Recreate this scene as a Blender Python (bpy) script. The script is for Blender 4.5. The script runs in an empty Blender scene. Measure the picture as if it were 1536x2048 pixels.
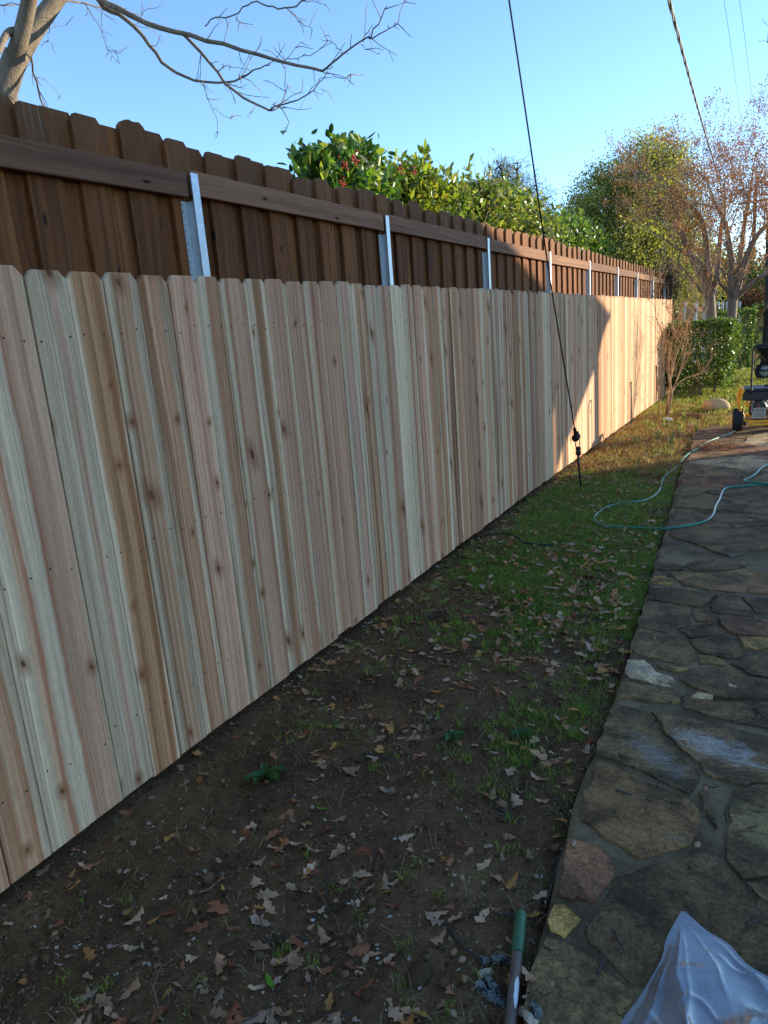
import bpy, bmesh, math, random
import numpy as np
from mathutils import Vector, Matrix, Euler

random.seed(7)
RNG = np.random.default_rng(11)
scene = bpy.context.scene
COL = scene.collection
PI = math.pi

# ------------------------------------------------------------------ camera
F_PX, EYE_H = 1430.0, 1.5298
YAW, PITCH, ROLL = 0.510688, -0.243328, -0.0796585
_cy, _sy, _cp, _sp = math.cos(YAW), math.sin(YAW), math.cos(PITCH), math.sin(PITCH)
_fw = Vector((-_sy * _cp, _cy * _cp, _sp))
_r0 = Vector((_cy, _sy, 0.0))
_u0 = _r0.cross(_fw)
_c, _s = math.cos(ROLL), math.sin(ROLL)
_rt = _c * _r0 + _s * _u0
_up = -_s * _r0 + _c * _u0
EYE = Vector((0, 0, EYE_H))
cam_d = bpy.data.cameras.new("camera")
cam_d.sensor_fit = 'VERTICAL'
cam_d.sensor_height = 24.0
cam_d.lens = 24.0 * F_PX / 2048.0
cam_d.clip_start = 0.02
cam_d.clip_end = 2000
cam = bpy.data.objects.new("camera", cam_d)
m = Matrix((( _rt.x, _up.x, -_fw.x), (_rt.y, _up.y, -_fw.y), (_rt.z, _up.z, -_fw.z)))
cam.matrix_world = Matrix.Translation(EYE) @ m.to_4x4()
COL.objects.link(cam)
scene.camera = cam

# ------------------------------------------------------------------ light
SUN_DIR = Vector((1.0, 0.91, 0.27)).normalized()
SUN_EL = math.asin(SUN_DIR.z)
SUN_AZ = math.atan2(SUN_DIR.x, SUN_DIR.y)          # clockwise from +Y
world = bpy.data.worlds.new("World")
scene.world = world
world.use_nodes = True
wn = world.node_tree
wn.nodes.clear()
sky = wn.nodes.new('ShaderNodeTexSky')
sky.sky_type = 'NISHITA'
sky.sun_disc = False
sky.sun_elevation = SUN_EL
sky.sun_rotation = SUN_AZ
sky.air_density = 0.8
sky.dust_density = 0.0
sky.ozone_density = 3.0
sky.altitude = 100
bg = wn.nodes.new('ShaderNodeBackground')
bg.inputs['Strength'].default_value = 0.15
wo = wn.nodes.new('ShaderNodeOutputWorld')
wn.links.new(sky.outputs[0], bg.inputs['Color'])
wn.links.new(bg.outputs[0], wo.inputs['Surface'])

sun_d = bpy.data.lights.new("sun", 'SUN')
sun_d.energy = 3.0
sun_d.color = (1.0, 0.93, 0.70)
sun_d.angle = math.radians(0.35)
sun = bpy.data.objects.new("sun", sun_d)
sun.rotation_euler = (-SUN_DIR).to_track_quat('-Z', 'Y').to_euler()
sun.location = (20, 18, 12)
COL.objects.link(sun)

scene.view_settings.view_transform = 'Standard'
scene.view_settings.look = 'None'
scene.view_settings.gamma = 1.0
scene.view_settings.use_curve_mapping = False
scene.view_settings.exposure = 1.6
scene.render.engine = 'CYCLES'
scene.cycles.use_denoising = True
scene.cycles.max_bounces = 8
scene.cycles.transparent_max_bounces = 12
scene.cycles.caustics_reflective = False
scene.cycles.caustics_refractive = False

# ------------------------------------------------------------------ survey helpers: photo bearing -> place in the yard
def bearing(x, y):
    return (_rt * ((x - 768) / F_PX) + _up * (-(y - 1024) / F_PX) + _fw)
def at_dist(x, y, d):
    return EYE + bearing(x, y).normalized() * d
def on_x(x, y, X):
    d = bearing(x, y); return EYE + d * (X / d.x)
def on_y(x, y, Y):
    d = bearing(x, y); return EYE + d * (Y / d.y)
def on_z(x, y, z=0.0):
    d = bearing(x, y); return EYE + d * ((z - EYE_H) / d.z)

# ------------------------------------------------------------------ value noise (numpy)
_perm = np.random.default_rng(3).random((256, 256))
def vnoise(x, y):
    x = np.asarray(x, float); y = np.asarray(y, float)
    xi = np.floor(x).astype(int); yi = np.floor(y).astype(int)
    fx = x - xi; fy = y - yi
    fx = fx * fx * (3 - 2 * fx); fy = fy * fy * (3 - 2 * fy)
    g = lambda a, b: _perm[a % 256, b % 256]
    return (g(xi, yi) * (1 - fx) + g(xi + 1, yi) * fx) * (1 - fy) + (g(xi, yi + 1) * (1 - fx) + g(xi + 1, yi + 1) * fx) * fy
def fbm(x, y, o=4):
    s = 0; a = 0.5
    for i in range(o):
        s = s + a * vnoise(np.asarray(x) * 2 ** i + 17.3 * i, np.asarray(y) * 2 ** i + 5.1 * i); a *= 0.5
    return s
def base_z(y):
    return -0.012 * np.clip(np.asarray(y, float) - 6.0, 0, 9)
LEFT_EDGE = [(-3, -.40), (0.8, -.42), (1.23, -.43), (1.55, -.47), (1.81, -.49), (2.3, -.51), (2.84, -.52), (3.54, -.56), (4.31, -.60), (5.31, -.66), (6.8, -.75), (8.61, -.85), (10.0, -.93), (10.7, -.80)]
_ly = np.array([a for a, b in LEFT_EDGE]); _lx = np.array([b for a, b in LEFT_EDGE])
def path_left(y):
    return np.interp(y, _ly, _lx)
PATH_END = 10.6
def ground_z(x, y):
    x = np.asarray(x, float); y = np.asarray(y, float)
    b = base_z(y)
    n = (fbm(x * 3.1, y * 3.1, 3) - .44) * .035 + (fbm(x * 14, y * 14, 3) - .44) * .018
    near = 1.0 / (1 + np.maximum(np.hypot(x, y) - 12, 0) * .1)
    z = b + n * near
    inside = (x > path_left(y) - .01) & (y < PATH_END + .02) & (x < 2.25)
    z = np.where(inside, b - .06, z)
    d = path_left(y) - x
    z = np.where((d > 0) & (d < .10) & (y < PATH_END), z - .012 * (1 - d / .10), z)
    return z
def gz(x, y):
    return float(ground_z(x, y))

# ------------------------------------------------------------------ object helpers
def link(o):
    COL.objects.link(o); return o
def tag(o, label, cat, group=None):
    o['label'] = label; o['category'] = cat
    if group: o['group'] = group
    return o
def thing(name, label, cat, loc=(0, 0, 0), rotz=0.0, group=None):
    o = bpy.data.objects.new(name, None); link(o)
    o.empty_display_size = .1
    o.location = loc; o.rotation_euler = (0, 0, rotz)
    return tag(o, label, cat, group)
def mesh(name, V, F, mat=None, cols=None, smooth=False, mats=None, midx=None):
    me = bpy.data.meshes.new(name)
    V = np.asarray(V, np.float32)
    if isinstance(F, np.ndarray):
        nF, k = F.shape
        me.vertices.add(len(V)); me.vertices.foreach_set('co', V.ravel())
        me.loops.add(nF * k); me.loops.foreach_set('vertex_index', F.astype(np.int32).ravel())
        me.polygons.add(nF)
        me.polygons.foreach_set('loop_start', np.arange(0, nF * k, k, dtype=np.int32))
        me.polygons.foreach_set('loop_total', np.full(nF, k, np.int32))
        me.update(calc_edges=True)
    else:
        me.from_pydata([tuple(map(float, v)) for v in V], [], F)
    if cols is not None:
        ca = me.color_attributes.new('Col', 'FLOAT_COLOR', 'POINT')
        c4 = np.ones((len(V), 4), np.float32); c4[:, :3] = cols
        ca.data.foreach_set('color', c4.ravel())
    for mm in (mats or ([mat] if mat else [])):
        me.materials.append(mm)
    if midx is not None:
        me.polygons.foreach_set('material_index', np.asarray(midx, np.int32))
    if smooth:
        me.polygons.foreach_set('use_smooth', np.ones(len(me.polygons), bool))
    me.update()
    return me
def obj(name, me, parent=None, loc=(0, 0, 0), rot=(0, 0, 0), kind=None):
    o = bpy.data.objects.new(name, me); link(o)
    o.location = loc; o.rotation_euler = rot
    if parent is not None: o.parent = parent
    if kind: o['kind'] = kind
    return o

class MB:
    """collects shapes into one mesh"""
    def __init__(s): s.v = []; s.f = []; s.mi = []
    def add(s, V, F, mi=0):
        b = len(s.v); s.v += [tuple(p) for p in V]; s.f += [tuple(i + b for i in f) for f in F]; s.mi += [mi] * len(F); return s
    def box(s, c, d, rot=None, mi=0, bevel=0.0):
        hx, hy, hz = d[0] / 2, d[1] / 2, d[2] / 2
        R = rot.to_matrix() if rot is not None else Matrix.Identity(3)
        b = min(bevel, hx * .9, hy * .9, hz * .9)
        if b <= 0:
            P = [(sx * hx, sy * hy, sz * hz) for sx in (-1, 1) for sy in (-1, 1) for sz in (-1, 1)]
            F = [(0, 1, 3, 2), (4, 6, 7, 5), (0, 4, 5, 1), (2, 3, 7, 6), (0, 2, 6, 4), (1, 5, 7, 3)]
            return s.add([Vector(c) + R @ Vector(p) for p in P], F, mi)
        P = []; idx = {}
        for sx in (-1, 1):
            for sy in (-1, 1):
                for sz in (-1, 1):
                    for ax in range(3):
                        q = [sx * (hx - b), sy * (hy - b), sz * (hz - b)]
                        q[ax] = (sx * hx, sy * hy, sz * hz)[ax]
                        idx[(sx, sy, sz, ax)] = len(P); P.append(q)
        F = []
        for ax in range(3):
            o1, o2 = [a for a in range(3) if a != ax]
            for sg in (-1, 1):
                f = []
                for a, bb in ((-1, -1), (1, -1), (1, 1), (-1, 1)):
                    k = [0, 0, 0]; k[ax] = sg; k[o1] = a; k[o2] = bb
                    f.append(idx[(k[0], k[1], k[2], ax)])
                F.append(f)
        for ax in range(3):      # edges along ax
            o1, o2 = [a for a in range(3) if a != ax]
            for a in (-1, 1):
                for bb in (-1, 1):
                    k0 = [0, 0, 0]; k0[ax] = -1; k0[o1] = a; k0[o2] = bb
                    k1 = list(k0); k1[ax] = 1
                    F.append([idx[(*k0, o1)], idx[(*k1, o1)], idx[(*k1, o2)], idx[(*k0, o2)]])
        for sx in (-1, 1):
            for sy in (-1, 1):
                for sz in (-1, 1):
                    F.append([idx[(sx, sy, sz, 0)], idx[(sx, sy, sz, 1)], idx[(sx, sy, sz, 2)]])
        return s.add([Vector(c) + R @ Vector(p) for p in P], F, mi)
    def tube(s, pts, rad, n=6, cap=True, mi=0):
        pts = [Vector(p) for p in pts]
        if not hasattr(rad, '__len__'): rad = [rad] * len(pts)
        if len(rad) != len(pts): rad = list(np.interp(np.linspace(0, 1, len(pts)), np.linspace(0, 1, len(rad)), rad))
        V = []; F = []
        prev = None
        for i, p in enumerate(pts):
            t = (pts[min(i + 1, len(pts) - 1)] - pts[max(i - 1, 0)])
            if t.length < 1e-9: t = Vector((0, 0, 1))
            t.normalize()
            if prev is None:
                a = t.orthogonal().normalized()
            else:
                a = (prev - t * prev.dot(t))
                if a.length < 1e-6: a = t.orthogonal()
                a.normalize()
            prev = a
            b = t.cross(a)
            for k in range(n):
                th = 2 * PI * k / n
                V.append(p + (a * math.cos(th) + b * math.sin(th)) * rad[i])
        for i in range(len(pts) - 1):
            for k in range(n):
                F.append((i * n + k, i * n + (k + 1) % n, (i + 1) * n + (k + 1) % n, (i + 1) * n + k))
        if cap:
            F.append(tuple(range(n))[::-1]); F.append(tuple((len(pts) - 1) * n + k for k in range(n)))
        return s.add(V, F, mi)
    def lathe(s, prof, n=16, axis=(0, 0, 1), org=(0, 0, 0), mi=0, close=False):
        ax = Vector(axis).normalized(); a = ax.orthogonal().normalized(); b = ax.cross(a); org = Vector(org)
        V = [org + ax * h + (a * math.cos(2 * PI * k / n) + b * math.sin(2 * PI * k / n)) * r for r, h in prof for k in range(n)]
        F = [(i * n + k, i * n + (k + 1) % n, (i + 1) * n + (k + 1) % n, (i + 1) * n + k) for i in range(len(prof) - 1) for k in range(n)]
        if close:
            i = len(prof) - 1
            F += [(i * n + k, i * n + (k + 1) % n, (k + 1) % n, k) for k in range(n)]
        else:
            F.append(tuple(range(n))[::-1]); F.append(tuple((len(prof) - 1) * n + k for k in range(n)))
        return s.add(V, F, mi)
    def mesh(s, name, mat=None, smooth=False, mats=None):
        me = bpy.data.meshes.new(name)
        me.from_pydata([tuple(p) for p in s.v], [], s.f)
        for mm in (mats or [mat]): me.materials.append(mm)
        if mats and len(mats) > 1: me.polygons.foreach_set('material_index', np.asarray(s.mi, np.int32))
        if smooth: me.polygons.foreach_set('use_smooth', np.ones(len(me.polygons), bool))
        me.update()
        bm = bmesh.new(); bm.from_mesh(me); bmesh.ops.recalc_face_normals(bm, faces=bm.faces); bm.to_mesh(me); bm.free()
        return me
    def build(s, name, mat, parent=None, smooth=False, kind=None, mats=None):
        return obj(name, s.mesh(name, mat, smooth, mats), parent, kind=kind)

# ------------------------------------------------------------------ material helpers
class NT:
    def __init__(s, name):
        s.m = bpy.data.materials.new(name); s.m.use_nodes = True
        s.t = s.m.node_tree; s.t.nodes.clear()
        s.out = s.t.nodes.new('ShaderNodeOutputMaterial')
    def n(s, typ, **kw):
        nd = s.t.nodes.new('ShaderNode' + typ)
        for k, v in kw.items():
            if k.startswith('_'): setattr(nd, k[1:], v)
        ins = kw.get('ins', {})
        for k, v in ins.items(): s.set(nd, k, v)
        return nd
    def set(s, nd, k, v):
        sock = nd.inputs[k]
        if isinstance(v, bpy.types.NodeSocket): s.t.links.new(v, sock)
        elif isinstance(v, bpy.types.Node): s.t.links.new(v.outputs[0], sock)
        else:
            if hasattr(sock.default_value, '__len__') and hasattr(v, '__len__') and len(sock.default_value) == 4 and len(v) == 3: v = (*v, 1)
            sock.default_value = v
    def math(s, op, a, b=0.0, c=None, clamp=False):
        nd = s.n('Math', _operation=op, _use_clamp=clamp); s.set(nd, 0, a); s.set(nd, 1, b)
        if c is not None: s.set(nd, 2, c)
        return nd.outputs[0]
    def mix(s, fac, a, b, blend='MIX'):
        nd = s.n('Mix', _data_type='RGBA', _blend_type=blend)
        s.set(nd, 0, fac); s.set(nd, 6, a); s.set(nd, 7, b)
        return nd.outputs[2]
    def ramp(s, fac, stops, interp='LINEAR'):
        nd = s.n('ValToRGB'); cr = nd.color_ramp; cr.interpolation = interp
        while len(cr.elements) < len(stops): cr.elements.new(0.5)
        for e, (p, c) in zip(cr.elements, stops):
            e.position = p; e.color = (*c, 1) if hasattr(c, '__len__') else (c, c, c, 1)
        s.set(nd, 0, fac); return nd.outputs[0]
    def noise(s, vec, scale=5, detail=3, rough=.5, dim='3D', dist=0.0):
        nd = s.n('TexNoise', _noise_dimensions=dim); s.set(nd, 'Vector', vec); s.set(nd, 'Scale', scale); s.set(nd, 'Detail', detail); s.set(nd, 'Roughness', rough); s.set(nd, 'Distortion', dist)
        return nd.outputs['Fac']
    def mapping(s, vec, scale=(1, 1, 1), loc=(0, 0, 0), rot=(0, 0, 0)):
        nd = s.n('Mapping'); s.set(nd, 'Vector', vec); s.set(nd, 'Scale', scale); s.set(nd, 'Location', loc); s.set(nd, 'Rotation', rot); return nd.outputs[0]
    def vadd(s, a, b):
        nd = s.n('VectorMath', _operation='ADD'); s.set(nd, 0, a); s.set(nd, 1, b); return nd.outputs[0]
    def coord(s, which='Object'):
        return s.n('TexCoord').outputs[which]
    def pos(s):
        return s.n('NewGeometry').outputs['Position']
    def sep(s, v):
        nd = s.n('SeparateXYZ'); s.set(nd, 0, v); return nd.outputs
    def comb(s, x=0, y=0, z=0):
        nd = s.n('CombineXYZ'); s.set(nd, 0, x); s.set(nd, 1, y); s.set(nd, 2, z); return nd.outputs[0]
    def bump(s, h, strength=.3, dist=.01):
        nd = s.n('Bump'); s.set(nd, 'Strength', strength); s.set(nd, 'Distance', dist); s.set(nd, 'Height', h); return nd.outputs[0]
    def bsdf(s, color, rough=.7, normal=None, metal=0.0, spec=.5, extra=None):
        b = s.n('BsdfPrincipled'); s.set(b, 'Base Color', color); s.set(b, 'Roughness', rough); s.set(b, 'Metallic', metal); s.set(b, 'Specular IOR Level', spec)
        if normal is not None: s.set(b, 'Normal', normal)
        for k, v in (extra or {}).items(): s.set(b, k, v)
        return b
    def finish(s, shader):
        s.t.links.new(shader.outputs[0] if isinstance(shader, bpy.types.Node) else shader, s.out.inputs['Surface']); return s.m

def plain(name, color, rough=.6, metal=0.0, var=.12, scale=20, bump=.0, spec=.5):
    t = NT(name); p = t.coord()
    n = t.noise(p, scale, 4)
    c = t.mix(1.0, color, t.ramp(n, [(.2, 1 - var), (.8, 1 + var)]), 'MULTIPLY')
    nr = t.bump(n, bump, .004) if bump else None
    return t.finish(t.bsdf(c, t.math('ADD', t.math('MULTIPLY', n, .2), rough - .1), nr, metal, spec))

def cedar_new():
    t = NT('fresh_cedar')
    oi = t.n('ObjectInfo'); rnd = oi.outputs['Random']
    col = t.n('SeparateColor'); t.set(col, 0, oi.outputs['Color'])
    p = t.coord()
    x, y, z = t.sep(p)
    r2 = t.math('FRACT', t.math('MULTIPLY', rnd, 91.73))
    off = t.comb(t.math('MULTIPLY', rnd, 53.1), t.math('MULTIPLY', r2, 31.7), t.math('MULTIPLY', rnd, 17.9))
    q = t.vadd(p, off)
    # heart/sap boundary wanders along the board
    wand = t.math('SUBTRACT', t.noise(t.mapping(q, (0, 0, .9)), 1.0, 2), .5)
    wand2 = t.math('SUBTRACT', t.noise(t.mapping(q, (0, 0, 4.0)), 1.0, 3), .5)
    u = t.math('DIVIDE', y, .07)
    u = t.math('ADD', u, t.math('ADD', t.math('MULTIPLY', wand, 1.0), t.math('MULTIPLY', wand2, .16)))
    lo = t.math('SUBTRACT', t.math('MULTIPLY', col.outputs[0], 4.0), 2.0)
    hi = t.math('SUBTRACT', t.math('MULTIPLY', col.outputs[1], 4.0), 2.0)
    fuzz = t.math('MULTIPLY', t.math('SUBTRACT', t.noise(t.vadd(t.comb(t.math('MULTIPLY', u, 4.0), 2.0, t.math('MULTIPLY', z, 7.0)), off), 1.0, 5, .65), .5), .35)
    uf = t.math('ADD', u, fuzz)
    e1 = t.math('MULTIPLY', t.math('SUBTRACT', uf, lo), 7.0, clamp=True)
    e2 = t.math('MULTIPLY', t.math('SUBTRACT', hi, uf), 7.0, clamp=True)
    heart = t.math('MULTIPLY', e1, e2)
    # streaks: nearly constant along the grain
    st = t.noise(t.vadd(t.comb(t.math('MULTIPLY', u, 2.3), 0, t.math('MULTIPLY', z, .24)), off), 1.0, 6, .62)
    st2 = t.noise(t.vadd(t.comb(t.math('MULTIPLY', u, 4.2), 3.3, t.math('MULTIPLY', z, .42)), off), 1.0, 6, .68)
    pink = t.mix(t.ramp(st, [(.40, 0.0), (.58, 1.0)]), (.88, .47, .30), (.52, .195, .105))
    pink = t.mix(t.ramp(st2, [(.42, 0.0), (.58, .8)]), pink, (.80, .46, .26))
    pink = t.mix(t.math('MULTIPLY', col.outputs[2], .8), pink, (.47, .195, .072))
    sap = t.mix(t.ramp(st2, [(.36, 0.0), (.60, 1.0)]), (.92, .64, .40), (.66, .43, .25))
    c = t.mix(heart, sap, pink)
    # brown mineral and water streaks, each with its own course
    br = t.ramp(t.noise(t.vadd(t.comb(t.math('ADD', t.math('MULTIPLY', u, 1.5), t.math('MULTIPLY', fuzz, .8)), 9.1, t.math('MULTIPLY', z, .42)), off), 1.0, 5, .6), [(.49, 0.0), (.60, 1.0)])
    br2 = t.ramp(t.noise(t.vadd(t.comb(t.math('MULTIPLY', u, 6.5), 2.1, t.math('MULTIPLY', z, .8)), off), 1.0, 4, .6), [(.55, 0.0), (.66, 1.0)])
    c = t.mix(t.math('MULTIPLY', br, t.math('MULTIPLY', oi.outputs['Alpha'], .95)), c, (.22, .08, .026))
    c = t.mix(t.math('MULTIPLY', t.math('MULTIPLY', br2, br), oi.outputs['Alpha']), c, (.12, .047, .021))
    c = t.mix(t.math('MULTIPLY', br2, .55), c, (.37, .185, .095))
    # pale streak lines
    pl = t.ramp(t.noise(t.vadd(t.comb(t.math('MULTIPLY', u, 5.5), 21.0, t.math('MULTIPLY', z, .35)), off), 1.0, 4, .6), [(.58, 0.0), (.68, 1.0)])
    c = t.mix(t.math('MULTIPLY', pl, .5), c, (0.74, 0.526, 0.302))
    # growth-ring lines, bent by the knots
    kv = t.n('TexVoronoi', _voronoi_dimensions='2D', _feature='F1')
    t.set(kv, 'Vector', t.vadd(t.comb(t.math('MULTIPLY', y, 6.0), t.math('MULTIPLY', z, 4.4), 0), off)); t.set(kv, 'Scale', 1.0)
    kc = t.n('SeparateColor'); t.set(kc, 0, kv.outputs['Color'])
    kn = t.n('SeparateColor'); t.set(kn, 0, kv.outputs['Color'])
    on = t.math('GREATER_THAN', kc.outputs[0], .45)
    # squash the distance so that knots are round to wide, in real units
    dv = t.n('VectorMath', _operation='SUBTRACT'); t.set(dv, 0, t.vadd(t.comb(t.math('MULTIPLY', y, 6.0), t.math('MULTIPLY', z, 4.4), 0), off)); t.set(dv, 1, kv.outputs['Position'])
    dx, dy, dz = t.sep(dv.outputs[0])
    dx = t.math('DIVIDE', dx, t.math('MULTIPLY', 6.0, t.math('ADD', .75, t.math('MULTIPLY', kc.outputs[2], .9)))); dy = t.math('DIVIDE', dy, 4.4)
    dy = t.math('ADD', dy, t.math('MULTIPLY', dx, t.math('SUBTRACT', kc.outputs[1], .4)))
    kd = t.math('SQRT', t.math('ADD', t.math('MULTIPLY', dx, dx), t.math('MULTIPLY', dy, dy)))
    kd = t.math('ADD', kd, t.math('MULTIPLY', t.math('SUBTRACT', t.noise(q, 70, 4, .6), .5), .007))
    ksz = t.math('ADD', t.math('MULTIPLY', t.math('MULTIPLY', kc.outputs[1], kc.outputs[1]), .009), .0036)
    halo = t.math('MULTIPLY', t.math('SUBTRACT', 1.0, t.math('DIVIDE', kd, t.math('MULTIPLY', ksz, 4.2)), clamp=True), on)
    core = t.math('MULTIPLY', t.math('MULTIPLY', t.math('SUBTRACT', ksz, kd), 420.0, clamp=True), on)
    gl = t.noise(t.vadd(t.comb(t.math('ADD', t.math('MULTIPLY', u, 12.0), t.math('MULTIPLY', halo, 2.5)), 5.0, t.math('MULTIPLY', z, 1.3)), off), 1.0, 5, .65, dist=.5)
    c = t.mix(.9, c, t.ramp(gl, [(.3, .80), (.5, 1.0), (.72, 1.10)]), 'MULTIPLY')
    c = t.mix(t.math('MULTIPLY', halo, .95), c, (.30, .105, .042))
    c = t.mix(t.math('MULTIPLY', core, .85), c, t.mix(kc.outputs[2], (0.085, 0.0315, 0.0144), (0.24, 0.09, 0.036)))
    # rough-sawn fuzz and saw marks
    fz = t.noise(t.mapping(q, (1, 260, 34)), 1.0, 5, .7)
    saw = t.noise(t.mapping(q, (1, 70, 210)), 1.0, 4, .6)
    c = t.mix(.9, c, t.ramp(fz, [(.25, .78), (.5, 1.0), (.8, 1.14)]), 'MULTIPLY')
    c = t.mix(.6, c, t.ramp(saw, [(.3, .88), (.7, 1.08)]), 'MULTIPLY')
    c = t.mix(.8, c, t.ramp(t.noise(t.mapping(q, (0, 9, 1.7)), 1.0, 5, .6), [(.3, .80), (.7, 1.12)]), 'MULTIPLY')
    c = t.mix(1.0, c, t.ramp(r2, [(0, .80), (1, 1.14)]), 'MULTIPLY')
    h = t.math('ADD', t.math('ADD', fz, t.math('MULTIPLY', saw, .6)), t.math('MULTIPLY', gl, .5))
    return t.finish(t.bsdf(c, .78, t.bump(h, .45, .0016), spec=.12))

def cedar_old(name='weathered_board', a=(.150, .078, .044), b=(.075, .040, .026), top=(.21, .105, .052), axis='Z'):
    t = NT(name)
    oi = t.n('ObjectInfo'); rnd = oi.outputs['Random']
    p = t.coord(); x, y, z = t.sep(p)
    if axis == 'Y':
        u, l = z, y
    else:
        u, l = y, z
    off = t.comb(t.math('MULTIPLY', rnd, 43.1), t.math('MULTIPLY', rnd, 71.7), t.math('MULTIPLY', rnd, 27.9))
    w = t.math('MULTIPLY', t.math('SUBTRACT', t.noise(t.vadd(t.comb(0, 0, t.math('MULTIPLY', l, 2.0)), off), 1.0, 2), .5), .05)
    uu = t.math('ADD', u, w)
    s1 = t.noise(t.vadd(t.comb(t.math('MULTIPLY', uu, 34), 0, t.math('MULTIPLY', l, .7)), off), 1.0, 5, .6)
    s2 = t.noise(t.vadd(t.comb(t.math('MULTIPLY', uu, 160), 4, t.math('MULTIPLY', l, 2.2)), off), 1.0, 4, .65)
    c = t.mix(t.ramp(s1, [(.3, 0.0), (.7, 1.0)]), a, b)
    c = t.mix(.85, c, t.ramp(rnd, [(0, .72), (.5, 1.0), (1, 1.35)]), 'MULTIPLY')
    c = t.mix(.9, c, t.ramp(s2, [(.25, .62), (.5, 1.0), (.8, 1.35)]), 'MULTIPLY')
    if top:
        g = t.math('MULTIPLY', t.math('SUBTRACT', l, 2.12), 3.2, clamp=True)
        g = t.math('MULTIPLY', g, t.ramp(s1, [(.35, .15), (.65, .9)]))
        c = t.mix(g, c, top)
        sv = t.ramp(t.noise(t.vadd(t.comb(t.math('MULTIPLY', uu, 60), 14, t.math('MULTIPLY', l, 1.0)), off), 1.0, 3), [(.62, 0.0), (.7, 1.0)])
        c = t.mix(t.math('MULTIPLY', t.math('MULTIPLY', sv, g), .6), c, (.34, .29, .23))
    kv = t.n('TexVoronoi', _voronoi_dimensions='2D')
    t.set(kv, 'Vector', t.vadd(t.comb(t.math('MULTIPLY', u, 9), t.math('MULTIPLY', l, 3.1), 0), off)); t.set(kv, 'Scale', 1.0)
    kc = t.n('SeparateColor'); t.set(kc, 0, kv.outputs['Color'])
    k = t.math('MULTIPLY', t.math('MULTIPLY', t.math('SUBTRACT', .085, kv.outputs['Distance']), 22.0, clamp=True), t.math('GREATER_THAN', kc.outputs[0], .55))
    c = t.mix(k, c, (.022, .012, .009))
    h = t.math('ADD', s2, t.math('MULTIPLY', s1, .5))
    return t.finish(t.bsdf(c, .75, t.bump(h, .5, .0025), spec=.12))

def leaf_mat(name, trans=.35, rough=.45, spec=.5, tint=(1, 1, 1), noise_scale=0):
    t = NT(name)
    at = t.n('Attribute', _attribute_name='Col')
    c = at.outputs['Color']
    if tint != (1, 1, 1): c = t.mix(1.0, c, tint, 'MULTIPLY')
    b = t.bsdf(c, rough, spec=spec)
    tr = t.n('BsdfTranslucent'); t.set(tr, 'Color', t.mix(1.0, c, (1.5, 1.5, .9), 'MULTIPLY'))
    mx = t.n('MixShader'); t.set(mx, 0, trans); t.set(mx, 1, b); t.set(mx, 2, tr)
    return t.finish(mx)

def bark_mat(name, a, b, scale=8, stretch=.25, bump=.5):
    t = NT(name); p = t.pos()
    n1 = t.noise(t.mapping(p, (1, 1, stretch)), scale, 5, .6)
    n2 = t.noise(p, scale * 5, 4, .6)
    c = t.mix(t.ramp(n1, [(.35, 0.0), (.65, 1.0)]), a, b)
    c = t.mix(.7, c, t.ramp(n2, [(.3, .75), (.7, 1.2)]), 'MULTIPLY')
    return t.finish(t.bsdf(c, .85, t.bump(t.math('ADD', n1, n2), bump, .01), spec=.2))

M = {}
M['cedar'] = cedar_new()
M['old'] = cedar_old(a=(.26, .090, .027), b=(.085, .031, .013))
M['rail'] = cedar_old('weathered_rail', (.27, .125, .066), (.15, .070, .040), None, 'Y')
M['steel'] = plain('galvanized_steel', (.52, .55, .58), .42, .75, .18, 40)
M['hole'] = plain('dark_hole', (.01, .01, .01), .9)
M['nail'] = plain('nail_head', (.035, .03, .028), .5, .6)
M['bark'] = bark_mat('grey_brown_bark', (.27, .205, .145), (.15, .112, .08), 14)
M['crapebark'] = bark_mat('smooth_tan_bark', (.34, .235, .16), (.19, .135, .10), 5, .3, .2)
M['twig'] = bark_mat('twig_bark', (.10, .072, .055), (.055, .04, .032), 30)
M['shoots'] = bark_mat('orange_brown_twig', (.46, .28, .14), (.30, .17, .085), 20)
M['darkbark'] = bark_mat('dark_bark', (.06, .052, .048), (.03, .027, .026), 9)
M['leafgloss'] = leaf_mat('glossy_leaf', .45, .38, .5)
M['leafdull'] = leaf_mat('dull_leaf', .5, .6, .3)
M['grass'] = leaf_mat('grass_blade', .35, .55, .3)
M['dryleaf'] = leaf_mat('dry_leaf', .12, .85, .06)
M['black'] = plain('black_plastic', (.012, .012, .013), .45)
M['wire'] = plain('black_wire', (.018, .019, .022), .5, .3)
M['iron'] = plain('dark_iron', (.022, .02, .02), .55, .4, .25)
M['cable'] = plain('grey_cable', (.38, .37, .36), .5, .2, .35, 60)
M['yellow'] = plain('orange_yellow_paint', (.85, .38, .016), .38, 0, .1)
M['rubber'] = plain('tyre_rubber', (.018, .018, .019), .8)
M['alu'] = plain('cast_metal', (.34, .33, .31), .4, .8, .3)
M['red'] = plain('red_plastic', (.45, .04, .02), .4)
M['white'] = plain('white_paper', (.75, .75, .72), .7)
M['greengrip'] = plain('green_grip', (.035, .115, .045), .5, 0, .3, 35, .2)
M['berry'] = plain('red_berry', (.5, .02, .015), .3)
M['lichenstone'] = plain('stone_rock', (.52, .34, .17), .85, 0, .4, 9, .6)
M['acorn'] = plain('acorn_shell', (.26, .135, .055), .35, 0, .4, 30)
M['acornpale'] = plain('pale_acorn_shell', (.33, .20, .11), .5, 0, .3, 30)

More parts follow.
